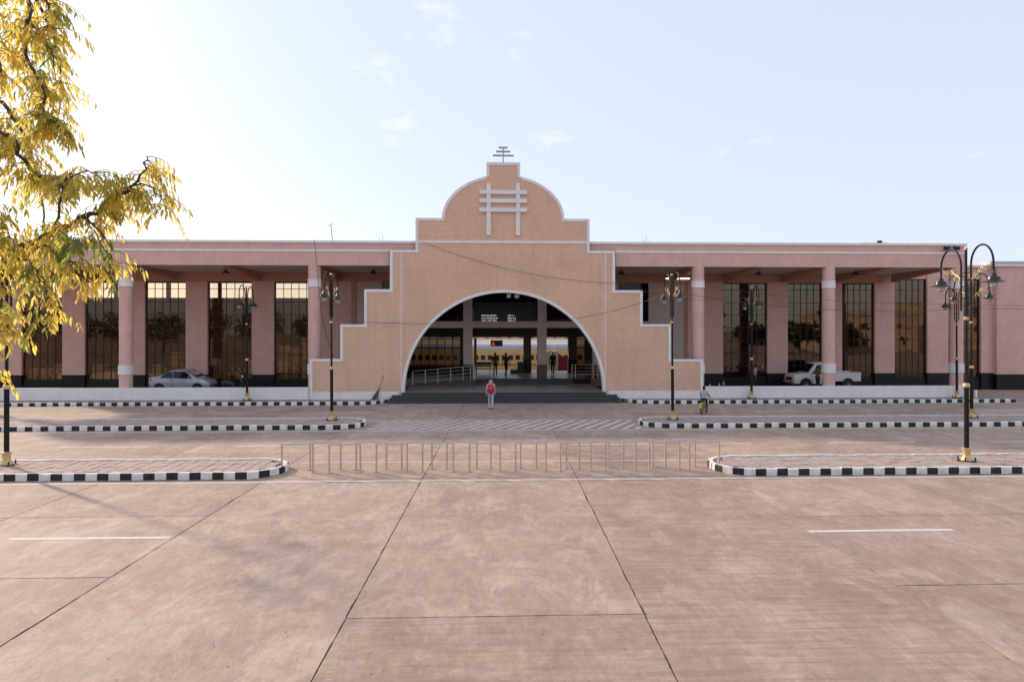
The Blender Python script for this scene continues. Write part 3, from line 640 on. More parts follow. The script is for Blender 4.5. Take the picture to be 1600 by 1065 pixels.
m = MB(); m.prism_y([(4.6, .35), (4.6, 1.5), (5.5, 2.3), (5.5, .35)], 62.5, 63.5); m.build('cloth', MC, stall)
m = MB(); m.prism_y([(6.55, .35), (6.55, 2.2), (7.6, 1.5), (7.6, .35)], 62.5, 63.5); m.build('cloth', MC, stall)
m = MB(); m.box(5.5, 5.85, 62.45, 63.3, .35, 2.45); m.box(6.15, 6.55, 62.45, 63.3, .35, 2.4); m.build('curtain', PC, stall)
can = thing('platform_canopy', 'red steel canopy trusses over the platform behind the hall', 'canopy', (0, 60, .35))
RS = mat('red_steel', (.22, .05, .04), .6)
m = MB(); m.box(-20, 20, 59.9, 60.05, 3.55, 3.62); m.build('truss_chord', RS, can); m = MB(); m.box(-20, 20, 59.9, 60.05, 3.92, 4.0); m.build('truss_chord', RS, can)
for i in range(40):
    xx = -20 + i; m = MB(); m.tube([(xx, 59.98, 3.6), (xx + .5, 59.98, 3.95), (xx + 1, 59.98, 3.6)], .025, 5); m.build('truss_web', RS, can)
for xx in (-9, -1.0, 9.3):
    m = MB(); m.box(xx - .12, xx + .12, 59.9, 60.1, .35, 3.55); m.build('post', RS, can)
m = MB(); m.box(-20, 20, 57.6, 60.2, 4.05, 4.12); m.build('sheet', CGREY, can)
bn = thing('platform_bench', 'dark bench on the hall floor beside the left railing', 'bench', (-.3, 52.6, .93))
m = MB(); m.box(-.9, .35, 52.5, 52.9, 1.33, 1.38); m.build('seat', BLK, bn); m = MB(); m.box(-.9, .35, 52.9, 52.94, 1.5, 1.85); m.build('backrest', BLK, bn)
for xx in (-.8, .25):
    m = MB(); m.box(xx - .03, xx + .03, 52.55, 52.93, .93, 1.33); m.box(xx - .03, xx + .03, 52.9, 52.95, 1.33, 1.9); m.build('leg', BLK, bn)
bx_ = thing('luggage_scanner', 'dark boxy cabinet beside the middle rear column of the hall', 'cabinet', (2.3, 53.3, .93))
m = MB(); m.box(1.85, 2.85, 53.2, 53.8, .93, 1.25); m.build('base', BLK, bx_); m = MB(); m.box(2.4, 2.85, 53.2, 53.8, 1.25, 1.85); m.build('cabinet', BLK, bx_)
# ================================================================== lamp posts
POLE = mat('lamp_black', (.012, .010, .009), .5, .2, 8, spec=.25); GOLD = mat('lamp_gold', (.66, .47, .22), .42, .15, 12, metal=.3); SHADE = mat('lamp_shade_dark', (.05, .045, .045), .3, metal=.6)
GLOBE = mat('lamp_globe', (.62, .57, .53), .18, spec=.6); GLOBE.node_tree.nodes['Principled BSDF'].inputs['Transmission Weight'].default_value = .45
def lamp_proto():
    t = thing('street_lamp', 'x', 'street lamp', (0, 0, 0), 0, 'twin-arm black and gold street lamps')
    z = Vector((0, 0, 0))
    MB().lathe([(.30, 0), (.30, .03), (.10, .05), (.10, .06)], seg=8).build('flange', POLE, t, off=z)
    for a in range(4):
        c = (.23 * math.cos(R(45 + 90 * a)), .23 * math.sin(R(45 + 90 * a)), 0); MB().lathe([(.022, .03), (.022, .16)], c, 6).build('bolt', POLE, t, off=z)
    MB().lathe([(.17, .05), (.16, .10), (.12, .14), (.105, .22), (.115, .36), (.14, .40), (.14, .43), (.08, .44)]).build('base', GOLD, t, True, off=z)
    MB().lathe([(.072, .44), (.072, 2.38), (.05, 2.40)]).build('lower_pole', POLE, t, True, off=z)
    MB().lathe([(.073, 2.34), (.10, 2.36), (.105, 2.42), (.075, 2.47), (.05, 2.48)]).build('ring', GOLD, t, True, off=z)
    MB().lathe([(.047, 2.48), (.047, 4.5), (.04, 4.55), (.04, 6.66)]).build('upper_pole', POLE, t, True, off=z)
    MB().lathe([(.048, 4.46), (.068, 4.48), (.068, 4.54), (.048, 4.56)]).build('ring', GOLD, t, True, off=z)
    MB().ball((0, 0, 6.70), .06).build('finial', GOLD, t, True, off=z)
    for s in (1, -1):
        pts = [(0, s * .21, 4.75), (0, s * .21, 5.6), (0, s * .21, 6.18)]
        cy, r = .66, .45
        pts += [(0, s * (cy - r * math.cos(R(a))), 6.18 + .58 * math.sin(R(a))) for a in range(12, 181, 12)]
        pts += [(0, s * 1.11, 6.0), (0, s * 1.12, 5.88)]
        arm = MB().tube(pts, .03, 8).build('arm', POLE, t, True, off=z)
        for zz in (5.15, 5.95): MB().tube([(0, s * .0, zz), (0, s * .21, zz)], .016, 6).build('bracket', POLE, arm, off=z)
        c = (0, s * 1.12, 0)
        MB().lathe([(.03, 5.93), (.045, 5.88), (.085, 5.80), (.10, 5.76), (.17, 5.73), (.185, 5.66), (.26, 5.615), (.30, 5.595), (.29, 5.585), (.16, 5.60)], c, 24).build('lamp_shade', SHADE, arm, True, off=z)
        MB().ball((0, s * 1.12, 5.54), .125, 16, 10, sc=(1, 1, 1.15)).build('globe', GLOBE, arm, True, off=z)
        # gold scroll work inside the bow
        sc = [(0, s * (.24 + .34 * math.sin(u * 1.9) ** 2 + .05 * u), 5.72 + .52 * u - .16 * u * u) for u in np.linspace(0, 1, 12)]
        p2 = [(0, s * (.62 + .11 * (1 - u * .7) * math.cos(u * 7.5 + 2.0)), 6.02 + .11 * (1 - u * .7) * math.sin(u * 7.5 + 2.0)) for u in np.linspace(0, 1, 16)]
        p3 = [(0, s * (.48 + .085 * (1 - u * .7) * math.cos(u * -7 - 1.2)), 5.80 + .085 * (1 - u * .7) * math.sin(u * -7 - 1.2)) for u in np.linspace(0, 1, 14)]
        p4 = [(0, s * (.66 + .40 * u), 6.10 - .16 * math.sin(u * 3.0) + .10 * u) for u in np.linspace(0, 1, 10)]
        p5 = [(0, s * (.24 + .18 * u), 5.68 + .20 * math.sin(u * 2.4)) for u in np.linspace(0, 1, 8)]
        g_ = MB()
        for q in (sc, p2, p3, p4, p5): g_.tube(q, .0085, 6)
        g_.build('scroll', GOLD, arm, True, off=z)
    return t
LP = [(-14.64, 21.39, 'black and gold twin lamp post at the left edge, behind the yellow leaves'), (15.13, 21.0, 'nearest and tallest black and gold twin lamp post, right foreground island'),
      (-7.1, 31.6, 'black and gold twin lamp post on the far island, left of the arch'), (8.6, 31.3, 'black and gold twin lamp post on the far island, right of the arch'),
      (22.87, 31.4, 'black and gold twin lamp post half hidden behind the nearest lamp post'), (-14.15, 40.9, 'black and gold twin lamp post on the pavement, by the left porch wall'),
      (16.05, 40.85, 'black and gold twin lamp post on the pavement, right of the boy on the bicycle'), (28.75, 40.75, 'twin lamp post on the pavement at the right end of the porch wall')]
lp0 = lamp_proto()
for i, (x, y, lb) in enumerate(LP):
    o = lp0 if i == 0 else copy_tree(lp0); o.location = (x, y, .165); o.rotation_euler = (R(random.uniform(-.35, .35)), R(random.uniform(-.35, .35)), R(random.uniform(-4, 4))); o['label'] = lb
# ================================================================== steel hoops
HOOP = mat('hoop_shaded_steel', (.58, .45, .36), .42, .2, 12, metal=.3); HOOPT = mat('hoop_lit_rail_steel', (.60, .56, .55), .35, .1, 12, metal=.45)  # tan posts, paler rails: shade contrast put into the steel colours
def hoop_proto():
    t = thing('steel_hoop', 'x', 'barrier', (0, 0, 0), 0, 'steel hoops in two rows across the road'); z = Vector((0, 0, 0))
    for s in (-1, 1):
        MB().box(s * .465 - .023, s * .465 + .023, -.023, .023, 0, .83).build('post', HOOP, t, off=z)
        MB().box(s * .465 - .06, s * .465 + .06, -.05, .05, 0, .012).build('foot_plate', HOOP, t, off=z)
    MB().box(-.494, .494, -.028, .028, .83, .886).build('top_rail', HOOPT, t, off=z, bevel=.006)
    return t
hp = hoop_proto(); first = True
ordn = ['leftmost', 'second from left', 'third from left', 'fourth from left', 'fifth from left', 'sixth from left', 'seventh from left', 'eighth from left', 'ninth from left', 'rightmost']
for row, (y, xs) in enumerate(((20.85, [-5.71, -4.29, -2.88, -1.48, -.06, 1.345, 2.725, 4.11, 5.475, 6.71]), (21.25, [-4.97, -3.565, -2.16, -.77, .595, 2.015, 3.355, 4.745, 6.08]))):
    for i, x in enumerate(xs):
        o = hp if first else copy_tree(hp); first = False
        o.location = (x, y, .0); o.rotation_euler = (R(random.uniform(-.7, .7)), R(random.uniform(-.5, .5)), R(random.uniform(-1.2, 1.2)))
        nm = ordn[i] if not (row == 1 and i == 8) else 'rightmost'
        o['label'] = f'{nm} steel hoop in the {"front" if row == 0 else "back"} row'
# ================================================================== people
def person(label, loc, rz, H, segs, mats, extra=None):
    """segs: (tag, p, q, r1, r2) capsules in metres for a 1.7 m figure facing +y; fused into one skin"""
    k = H / 1.7; mb = MB()
    for t_, p, q, r1, r2 in segs:
        p, q = Vector(p) * k, Vector(q) * k; d = q - p; ln = d.length; r1 *= k; r2 *= k
        ax = d.normalized() if ln > 1e-5 else Vector((0, 0, 1)); pts, rs = [], []
        for a in (80, 55, 28): pts.append(p - ax * r1 * math.sin(R(a))); rs.append(r1 * math.cos(R(a)))
        pts += [p, q] if ln > 1e-5 else [p]; rs += [r1, r2] if ln > 1e-5 else [r1]
        for a in (28, 55, 80): pts.append(q + ax * r2 * math.sin(R(a))); rs.append(r2 * math.cos(R(a)))
        mb.tube(pts, rs, 10)
    me = mb.mesh('person', mats[0]); o = bpy.data.objects.new('person', me); COL.objects.link(o)
    rm = o.modifiers.new('r', 'REMESH'); rm.mode = 'VOXEL'; rm.voxel_size = .0135 * k; sm = o.modifiers.new('s', 'SMOOTH'); sm.factor = .5; sm.iterations = 2
    dg = bpy.context.evaluated_depsgraph_get(); m2 = bpy.data.meshes.new_from_object(o.evaluated_get(dg)); o.modifiers.clear(); o.data = m2
    m2.materials.clear()
    for m_ in mats: m2.materials.append(m_)
    n = len(m2.polygons); C = np.zeros(n * 3); m2.polygons.foreach_get('center', C); C = C.reshape(-1, 3); best = np.full(n, 1e9); idx = np.zeros(n, int)
    for t_, p, q, r1, r2 in segs:
        p, q = np.array(p) * k, np.array(q) * k; d = q - p; L2 = max(1e-9, d @ d); tt = np.clip((C - p) @ d / L2, 0, 1); ds = np.linalg.norm(C - p - tt[:, None] * d, axis=1) - (r1 + (r2 - r1) * tt) * k
        u = ds < best; best[u] = ds[u]; idx[u] = t_
    m2.polygons.foreach_set('material_index', idx.astype(np.int32)); m2.polygons.foreach_set('use_smooth', [True] * n); m2.update()
    o.location = loc; o.rotation_euler = (0, 0, rz); tag(o, label, 'person'); o['_k'] = k
    return o
SK, SH, TR, HA, SO = 0, 1, 2, 3, 4            # skin, shirt, trousers, hair, shoes
def head(c, look=0, hair_long=False):
    x, y, z = c; r = [(SK, (x, y + .012, z - .035), (x, y + .006, z + .03), .072, .086), (HA, (x, y - .022, z + .03), (x, y - .012, z + .052), .088, .086), (HA, (x, y - .045, z - .02), (x, y - .04, z + .03), .068, .075),
         (SK, (x, y + .085, z - .01), (x, y + .105, z - .03), .012, .016), (SK, (x - .088, y - .005, z - .01), (x - .088, y - .012, z - .035), .013, .012), (SK, (x + .088, y - .005, z - .01), (x + .088, y - .012, z - .035), .013, .012),
         (SK, (x, y + .06, z - .085), (x, y + .05, z - .07), .03, .04), (SK, (x, y - .015, z - .16), (x, y - .005, z - .07), .05, .048)]
    if hair_long: r += [(HA, (x, y - .07, z), (x, y - .09, z - .28), .075, .05)]
    return r
def hand(w, d, side, curl=.5):
    w, d = Vector(w), Vector(d).normalized(); lat = Vector((0, 1, 0)) if abs(d.y) < .8 else Vector((side, 0, 0)); lat = (lat - d * lat.dot(d)).normalized(); pn = d.cross(lat) * side
    r = [(SK, tuple(w), tuple(w + d * .075), .026, .034)]
    for i, ln in enumerate((.066, .078, .072, .056)):
        a = w + d * .085 + lat * (.030 - .020 * i); b = a + d * ln * .5 - pn * ln * .2 * curl; c = b + d * ln * .42 - pn * ln * .5 * curl; r += [(SK, tuple(a), tuple(b), .0095, .009), (SK, tuple(b), tuple(c), .009, .0078)]
    a = w + d * .03 + lat * .03; b = a + d * .03 + lat * .03; r += [(SK, tuple(a), tuple(b), .013, .011), (SK, tuple(b), tuple(b + d * .03 + lat * .006), .0105, .009)]
    return r
def arm(s, sh, el, wr, sleeve=.6):
    sh, el, wr = Vector(sh), Vector(el), Vector(wr); r = [(SH, tuple(sh), tuple(sh + (el - sh) * (sleeve if sleeve < 1 else 1)), .058, .05)]
    if sleeve < 1: r += [(SK, tuple(sh + (el - sh) * sleeve), tuple(el), .044, .038), (SK, tuple(el), tuple(wr), .038, .026)]
    else: r += [(SH, tuple(el), tuple(wr), .046, .036)]
    return r + hand(wr, wr - el, s)
def leg(hip, kn, an, toe):
    hip, kn, an = Vector(hip), Vector(kn), Vector(an); return [(TR, tuple(hip), tuple(kn), .092, .062), (TR, tuple(kn), tuple(kn + (an - kn) * .35), .06, .062), (TR, tuple(kn + (an - kn) * .35), tuple(an), .062, .044), (SO, tuple(an + Vector((0, -.03, -.035))), tuple(Vector(toe)), .04, .034)]
def torso(hz, shz, lean=0, w=.165):
    return [(TR, (-.07, 0, hz), (.07, 0, hz), .105, .105), (SH, (-.055, lean * .2, hz + .10), (.055, lean * .2, hz + .10), .10, .10), (SH, (-.07, lean * .6, hz + .28), (.07, lean * .6, hz + .28), .108, .108), (SH, (-.09, lean * .85, shz - .09), (.09, lean * .85, shz - .09), .105, .105), (SH, (-w, lean, shz), (w, lean, shz), .055, .055)]
def stand(step=0.0, armsw=0.0, sleeve=.6, arms=None, long_hair=False):
    s = torso(.92, 1.40); s += head((0, .02, 1.585), hair_long=long_hair)
    s += leg((-.085, 0, .90), (-.09, step * .55 + .02, .49), (-.09, step * .75 - .03, .085), (-.10, step * .75 + .13, .038)); s += leg((.085, 0, .90), (.09, -step * .3 + .03, .49), (.09, -step - .02, .10 + abs(step) * .25), (.10, -step + .13, .038 + abs(step) * .1))
    if arms: s += arms
    else:
        for q in (-1, 1): s += arm(q, (q * .175, 0, 1.39), (q * .225, -.03 + armsw * q * .12, 1.12), (q * .235, .06 + armsw * q * .22, .87), sleeve)
    return s
skin = mat('skin_brown', (.22, .115, .075), .55); hair = mat('hair_black', (.012, .010, .009), .5); dark = mat('cloth_dark', (.03, .03, .035), .85, .2, 20); shoe = mat('shoe_brown', (.10, .06, .04), .6)
def cl(name, c): return mat(name, c, .9, .12, 22, .3, 120)
woman = person('person in patterned headscarf and pale trousers walking to the steps, seen from behind', (.22, 37.0, .0), R(-2), 1.66, stand(.28, .5, 1.0), [skin, cl('cloth_white_print', (.50, .44, .44)), cl('trousers_pale_blue', (.42, .46, .54)), hair, shoe])
sc = MB(); sc.lathe([(.055, 1.62), (.095, 1.60), (.112, 1.55), (.118, 1.48), (.13, 1.42), (.19, 1.33), (.185, 1.20), (.15, 1.12)], (0, -.01, 0), 20); 
for i, v in enumerate(sc.v): sc.v[i] = (v[0] * (1 + .04 * math.sin(9 * math.atan2(v[1], v[0]))), v[1] * (1.0 if v[2] > 1.36 else .80) - .01, v[2])
sc.build('headscarf', cl('scarf_rose_grey', (.42, .30, .29)), woman, True, off=Vector((0, 0, 0)))
bp = thing('backpack', 'bright red backpack worn by the person walking to the steps', 'backpack', (.22, 36.98, .95)); RB = mat('backpack_red', (.52, .012, .025), .6, .15, 25, .3, 90)
m = MB(); m.ball((.22, 36.80, 1.13), .2, 18, 12, sc=(.92, .55, 1.32)); m.build('bag', RB, bp, True)
m = MB(); m.ball((.22, 36.72, 1.02), .15, 16, 10, sc=(.9, .42, .85)); m.build('front_pocket', mat('backpack_red_dark', (.40, .01, .02), .6), bp, True)
for s in (-.035, .035):
    m = MB(); m.box(.22 + s - .008, .22 + s + .008, 36.682, 36.70, 1.16, 1.25); m.build('reflective_tab', WHITE, bp)
for s in (-1, 1):
    m = MB(); m.tube([(.22 + s * .12, 36.84, .98), (.22 + s * .17, 36.98, 1.05), (.22 + s * .15, 37.10, 1.22), (.22 + s * .12, 37.02, 1.42), (.22 + s * .09, 36.86, 1.36)], .02, 6); m.build('shoulder_strap', RB, bp, True)
# boy riding
boy_a = [*arm(-1, (-.165, .06, 1.30), (-.24, .22, 1.06), (-.23, .44, .97), .45), *arm(1, (.165, .06, 1.30), (.24, .22, 1.06), (.23, .44, .97), .45)]
boy_s = torso(.86, 1.31, .08) + head((0, .10, 1.50)) + leg((-.08, .02, .86), (-.10, .36, .62), (-.12, .22, .27), (-.12, .36, .22)) + leg((.08, .02, .86), (.10, .34, .78), (.12, .22, .48), (.12, .36, .43)) + boy_a
BX, BY, BR = 11.2, 34.9, R(-32)
boy = person('boy in pale shirt and dark trousers riding the yellow bicycle', (BX, BY, 0), BR, 1.5, boy_s, [skin, cl('shirt_pale_grey', (.46, .41, .42)), dark, hair, shoe])
bi = thing('bicycle', 'yellow bicycle ridden by the boy in front of the right pavement', 'bicycle', (BX, BY, 0), BR); Z0 = Vector((0, 0, 0))
YB_ = mat('bicycle_yellow', (.72, .60, .03), .35, coat=.3); TY = mat('rubber', (.02, .02, .02), .8); TEAL = mat('bicycle_teal', (.12, .32, .33), .4)
for yy, nm in ((-.36, 'rear'), (.55, 'front')):
    wh = MB(); wh.lathe([(.225, -.012), (.235, -.012), (.235, .012), (.225, .012), (.225, -.012)], (0, yy, .26), 28, axis='x')
    for a in range(0, 360, 30): wh.tube([(0, yy, .26), (0, yy + .23 * math.cos(R(a)), .26 + .23 * math.sin(R(a)))], .003, 4)
    wo = wh.build('wheel', STEEL, bi, off=Z0)
    t_ = MB(); t_.tube([(0, yy + .245 * math.cos(R(a)), .26 + .245 * math.sin(R(a))) for a in range(0, 361, 12)], .026, 8, caps=False); t_.build('tyre', TY, wo, True, off=Z0)
    t_ = MB()
    for a in range(20, 160, 10):
        c, s, c2, s2 = math.cos(R(a)), math.sin(R(a)), math.cos(R(a + 10)), math.sin(R(a + 10)); t_.add([(-.04, yy + .30 * c, .26 + .30 * s), (.04, yy + .30 * c, .26 + .30 * s), (.04, yy + .30 * c2, .26 + .30 * s2), (-.04, yy + .30 * c2, .26 + .30 * s2)], [(0, 1, 2, 3)])
    t_.build('mudguard', YB_, wo, off=Z0)
fr = MB()
for a, b, r in (((0, -.05, .24), (0, -.12, .70), .018), ((0, -.05, .24), (0, .40, .66), .02), ((0, -.10, .62), (0, .40, .70), .018), ((0, -.36, .26), (0, -.05, .24), .013), ((0, -.36, .26), (0, -.11, .62), .012), ((0, .55, .26), (0, .42, .66), .016), ((0, .42, .64), (0, .37, .88), .016)): fr.tube([a, b], r, 8)
fr.build('frame', TEAL, bi, True, off=Z0)
MB().tube([(-.27, .33, .88), (-.12, .37, .90), (.12, .37, .90), (.27, .33, .88)], .014, 8).build('handlebar', BLK, bi, True, off=Z0)
MB().ball((0, -.13, .74), .12, 12, 8, sc=(.8, 1.1, .35)).build('saddle', BLK, bi, True, off=Z0)
m = MB(); m.box(-.06, .06, -.60, -.20, .56, .59); m.box(-.05, -.035, -.40, -.36, .27, .56); m.box(.035, .05, -.40, -.36, .27, .56); m.build('carrier', YB_, bi, off=Z0)
m = MB(); m.box(-.055, .055, -.62, -.59, .40, .55); m.build('tail_panel', YB_, bi, off=Z0, bevel=.01)
for s, yy, zz in ((-1, .07, .20), (1, .05, .42)):
    m = MB(); m.box(s * .05 if s > 0 else -.15, .15 if s > 0 else -.05, -.07 + yy, .03 + yy + .04, zz - .015, zz + .012); m.build('pedal', BLK, bi, off=Z0)
# others
person('person in white shirt walking in the right porch, past the first window', (18.85, 47.3, .20), R(70), 1.72, stand(.16, .5, .6), [skin, cl('shirt_white', (.62, .62, .66)), dark, hair, shoe])
hold = [*arm(-1, (-.175, 0, 1.39), (-.22, .10, 1.14), (-.12, .30, 1.10), .6), *arm(1, (.175, 0, 1.39), (.22, .10, 1.14), (.13, .30, 1.12), .6)]
person('person in olive-brown shirt standing at the door of the white pickup', (22.3, 45.25, .20), R(-60), 1.76, stand(.10, 0, .6, hold), [skin, cl('shirt_olive_brown', (.17, .10, .07)), dark, hair, shoe])
person('dark silhouette standing still in the hall, nearest the short railing', (.62, 50.3, .93), R(10), 1.72, stand(.05, 0, 1.0, None, True), [skin, cl('cloth_charcoal', (.035, .03, .03)), dark, hair, shoe])
person('dark silhouette walking in the middle of the hall, arms swinging', (1.42, 50.4, .93), R(-35), 1.7, stand(.22, .6, .6), [skin, cl('cloth_umber', (.05, .035, .03)), dark, hair, shoe])
person('dark silhouette beside the maroon stall, right of the hall column', (5.0, 51.6, .93), R(160), 1.74, stand(.12, .2, 1.0), [skin, cl('cloth_black', (.02, .018, .02)), dark, hair, shoe])
# ================================================================== vehicles
CARP = mat('car_silver', (.40, .41, .45), .34, metal=.25, coat=.5); CGL = mat('car_glass', (.010, .011, .013), .06, spec=.35); RIM = mat('wheel_rim', (.45, .45, .46), .35, metal=.8); RED = mat('tail_red', (.45, .02, .02), .2, coat=.5); CLR = mat('headlamp_clear', (.72, .74, .78), .1, coat=.6)
WP = mat('pickup_white', (.66, .64, .62), .4, .05, 3, coat=.3, dirt=.15, dirtcol=(.4, .32, .26)); YPL = mat('number_plate_yellow', (.62, .42, .06), .5)
def loft(st):
    m = MB(); n = len(st[0][1]); vs = []; fs = []
    for x, ring in st:
        vs += [(x, y, z) for y, z in ring] + [(x, -y, z) for y, z in reversed(ring)]
    k = 2 * n
    for i in range(len(st) - 1): fs += [(i * k + j, i * k + (j + 1) % k, (i + 1) * k + (j + 1) % k, (i + 1) * k + j) for j in range(k)]
    fs += [tuple(range(k)), tuple(range((len(st) - 1) * k, len(st) * k))[::-1]]; m.add(vs, fs); return m
def wheel(root, x, y, r, w=.2):
    s = -1 if y < 0 else 1
    o = MB().lathe([(r * .62, -w / 2), (r * .93, -w / 2), (r, -w / 2 + .03), (r, w / 2 - .03), (r * .93, w / 2), (r * .62, w / 2)], (x, y, r), 28, axis='y').build('wheel', TY, root, True, off=Z0)
    rm = MB().lathe([(.03, 0), (r * .60, .0), (r * .63, .012), (r * .63, .03), (.03, .03)], (x, y + s * (w / 2 - .01), r), 24, axis='y')
    for a in range(0, 360, 60): rm.tube([(x, y + s * (w / 2 + .022), r), (x + r * .58 * math.cos(R(a)), y + s * (w / 2 + .022), r + r * .58 * math.sin(R(a)))], .022, 4)
    rm.build('rim', RIM, o, off=Z0)
def sidepoly(root, name, pts, y, m_, t=.012):     # panel on both flanks: pts (x, z, dy)
    for s in (-1, 1):
        q = MB(); n = len(pts); q.add([(x, s * (y + dy), z) for x, z, dy in pts] + [(x, s * (y + dy - t), z) for x, z, dy in pts], [tuple(range(n)), tuple(range(2 * n - 1, n - 1, -1))] + [(i, n + i, n + (i + 1) % n, (i + 1) % n) for i in range(n)]); q.build(name, m_, root, off=Z0)
car = thing('parked_car', 'silver saloon car parked behind the left porch wall', 'car', (-20.15, 46.25, .20))
prof = [(-1.97, .42, .80, .82, .66), (-1.93, .30, .90, 1.00, .76), (-1.75, .24, .95, 1.06, .82), (-1.40, .22, .97, 1.09, .84), (-1.10, .20, .97, 1.24, .845), (-.70, .20, .96, 1.47, .85), (-.15, .20, .95, 1.54, .85), (.35, .20, .93, 1.50, .85), (.75, .20, .92, 1.30, .85), (1.10, .20, .91, 1.03, .845), (1.45, .22, .86, .94, .83), (1.75, .24, .76, .82, .78), (1.93, .30, .62, .66, .68), (1.99, .40, .52, .54, .55)]
st = []
for x, zb, belt, roof, wv in prof:
    cab = max(0, min(1, (roof - belt - .1) / .45)); wr = wv - .05 - .20 * cab
    st.append((x, [(.0, zb), (wv * .86, zb), (wv * .97, zb + .12), (wv, zb + (belt - zb) * .5), (wv * .985, belt - .06), (wv * .955, belt), (wr, roof - .035 * (1 + cab)), (wr - .12, roof), (0, roof + .012)]))
b = loft(st).build('body', CARP, car, True, off=Z0); shade(b.data, 28)
sidepoly(car, 'side_window', [(-1.20, 1.00, -.005), (-.42, .985, 0), (-.42, 1.40, -.155), (-.72, 1.38, -.15), (-1.02, 1.20, -.075)], .832, CGL)
sidepoly(car, 'side_window', [(-.36, .985, 0), (.62, .965, 0), (.84, 1.00, -.015), (.42, 1.38, -.15), (-.36, 1.42, -.158)], .832, CGL)
m = MB(); m.add([(.86, -.70, 1.03), (.86, .70, 1.03), (.42, .58, 1.455), (.42, -.58, 1.455), (1.07, -.74, 1.06), (1.07, .74, 1.06)], [(4, 5, 2, 3)]); m.v = [(x + .012, y, z + .015) for x, y, z in m.v]; m.build('windscreen', CGL, car, off=Z0)
m = MB(); m.add([(-1.33, -.66, 1.13), (-1.33, .66, 1.13), (-.76, .55, 1.455), (-.76, -.55, 1.455)], [(0, 1, 2, 3)]); m.v = [(x - .012, y, z + .018) for x, y, z in m.v]; m.build('rear_window', CGL, car, off=Z0)
for xx in (-1.22, 1.22):
    for s in (-1, 1):
        MB().lathe([(.05, -.03), (.35, -.03), (.35, .01), (.05, .01)], (xx, s * .845, .32), 26, axis='y').build('wheel_arch', BLK, car, off=Z0); wheel(car, xx, s * .775, .30, .19)
for s in (-1, 1):
    m = MB(); m.add([(-1.955, s * .55, .72), (-1.965, s * .72, .70), (-1.78, s * .83, .74), (-1.72, s * .825, .95), (-1.90, s * .77, .97), (-1.96, s * .60, .93)], [(0, 1, 2, 3, 4, 5)]); m.v = [(x - .012, y + s * .012, z) for x, y, z in m.v]; m.build('tail_light', RED, car, off=Z0)
    m = MB(); m.add([(1.90, s * .50, .60), (1.86, s * .70, .61), (1.42, s * .845, .76), (1.38, s * .83, .86), (1.70, s * .70, .81), (1.88, s * .52, .69)], [(0, 1, 2, 3, 4, 5)]); m.v = [(x + .03, y + s * .022, z + .01) for x, y, z in m.v]; m.build('headlight', CLR, car, off=Z0)
    for xx in (-.62, .25): m = MB(); m.box(xx, xx + .2, s * .835 if s > 0 else -.868, .868 if s > 0 else -.835, .84, .87); m.build('door_handle', CARP, car, off=Z0)
    MB().ball((.72, s * .93, 1.03), .09, 10, 8, sc=(.6, 1.1, .75)).build('wing_mirror', CARP, car, True, off=Z0)
    m = MB(); m.box(-.395, -.383, s * .83 if s > 0 else -.856, .856 if s > 0 else -.83, .30, .97); m.build('door_seam', BLK, car, off=Z0)
m = MB(); m.box(1.90, 1.985, -.5, .5, .36, .50); m.build('grille', BLK, car, off=Z0)
# white pickup, nose to the left (-x)
pk = thing('pickup_truck', 'white pickup truck with open bed in the right porch, behind a column', 'pickup truck', (23.3, 46.7, .20))
pp = [(-2.40, .55, .88, .90, .70), (-2.36, .48, 1.00, 1.03, .78), (-2.2, .45, 1.06, 1.11, .80), (-1.85, .45, 1.08, 1.14, .81), (-1.42, .45, 1.09, 1.18, .82), (-1.30, .45, 1.10, 1.24, .82), (-.82, .45, 1.10, 1.80, .82), (-.68, .45, 1.10, 1.88, .82), (-.10, .45, 1.10, 1.92, .82), (.42, .45, 1.10, 1.90, .82), (.50, .45, 1.10, 1.84, .82), (.52, .45, 1.10, 1.80, .80)]
st = []
for x, zb, belt, roof, wv in pp:
    cab = max(0, min(1, (roof - belt - .1) / .6)); wr = wv - .04 - .12 * cab
    st.append((x, [(0, zb), (wv * .95, zb), (wv, zb + .08), (wv, belt - .12), (wv * .99, belt - .03), (wv * .97, belt), (wr, roof - .05), (wr - .08, roof), (0, roof + .015)]))
b = loft(st).build('cab', WP, pk, True, off=Z0); shade(b.data, 28)
m = MB()
for s in (-1, 1): m.box(.56, 2.45, s * .80 - .025, s * .80 + .025, .62, 1.20)
m.box(.56, .60, -.775, .775, .62, 1.20); m.box(2.41, 2.45, -.775, .775, .62, 1.20); m.box(.60, 2.41, -.775, .775, .62, .68); m.build('bed', WP, pk, off=Z0, bevel=.01)
for s in (-1, 1):
    m = MB(); m.box(.54, 2.47, s * .80 - .04, s * .80 + .04, 1.20, 1.235); m.build('bed_rail', WP, pk, off=Z0)
sidepoly(pk, 'side_window', [(-1.05, 1.13, 0), (-.30, 1.13, 0), (-.30, 1.76, -.095), (-.68, 1.74, -.092)], .815, CGL)
sidepoly(pk, 'side_window', [(-.22, 1.13, 0), (.38, 1.13, 0), (.34, 1.74, -.092), (-.22, 1.76, -.095)], .815, CGL)
m = MB(); m.add([(-1.33, -.70, 1.25), (-1.33, .70, 1.25), (-.84, .62, 1.78), (-.84, -.62, 1.78)], [(0, 1, 2, 3)]); m.v = [(x - .014, y, z + .016) for x, y, z in m.v]; m.build('windscreen', CGL, pk, off=Z0)
for xx in (-1.55, 1.50):
    for s in (-1, 1):
        MB().lathe([(.05, -.03), (.43, -.03), (.43, .012), (.05, .012)], (xx, s * .815, .42), 26, axis='y').build('wheel_arch', BLK, pk, off=Z0); wheel(pk, xx, s * .75, .365, .22)
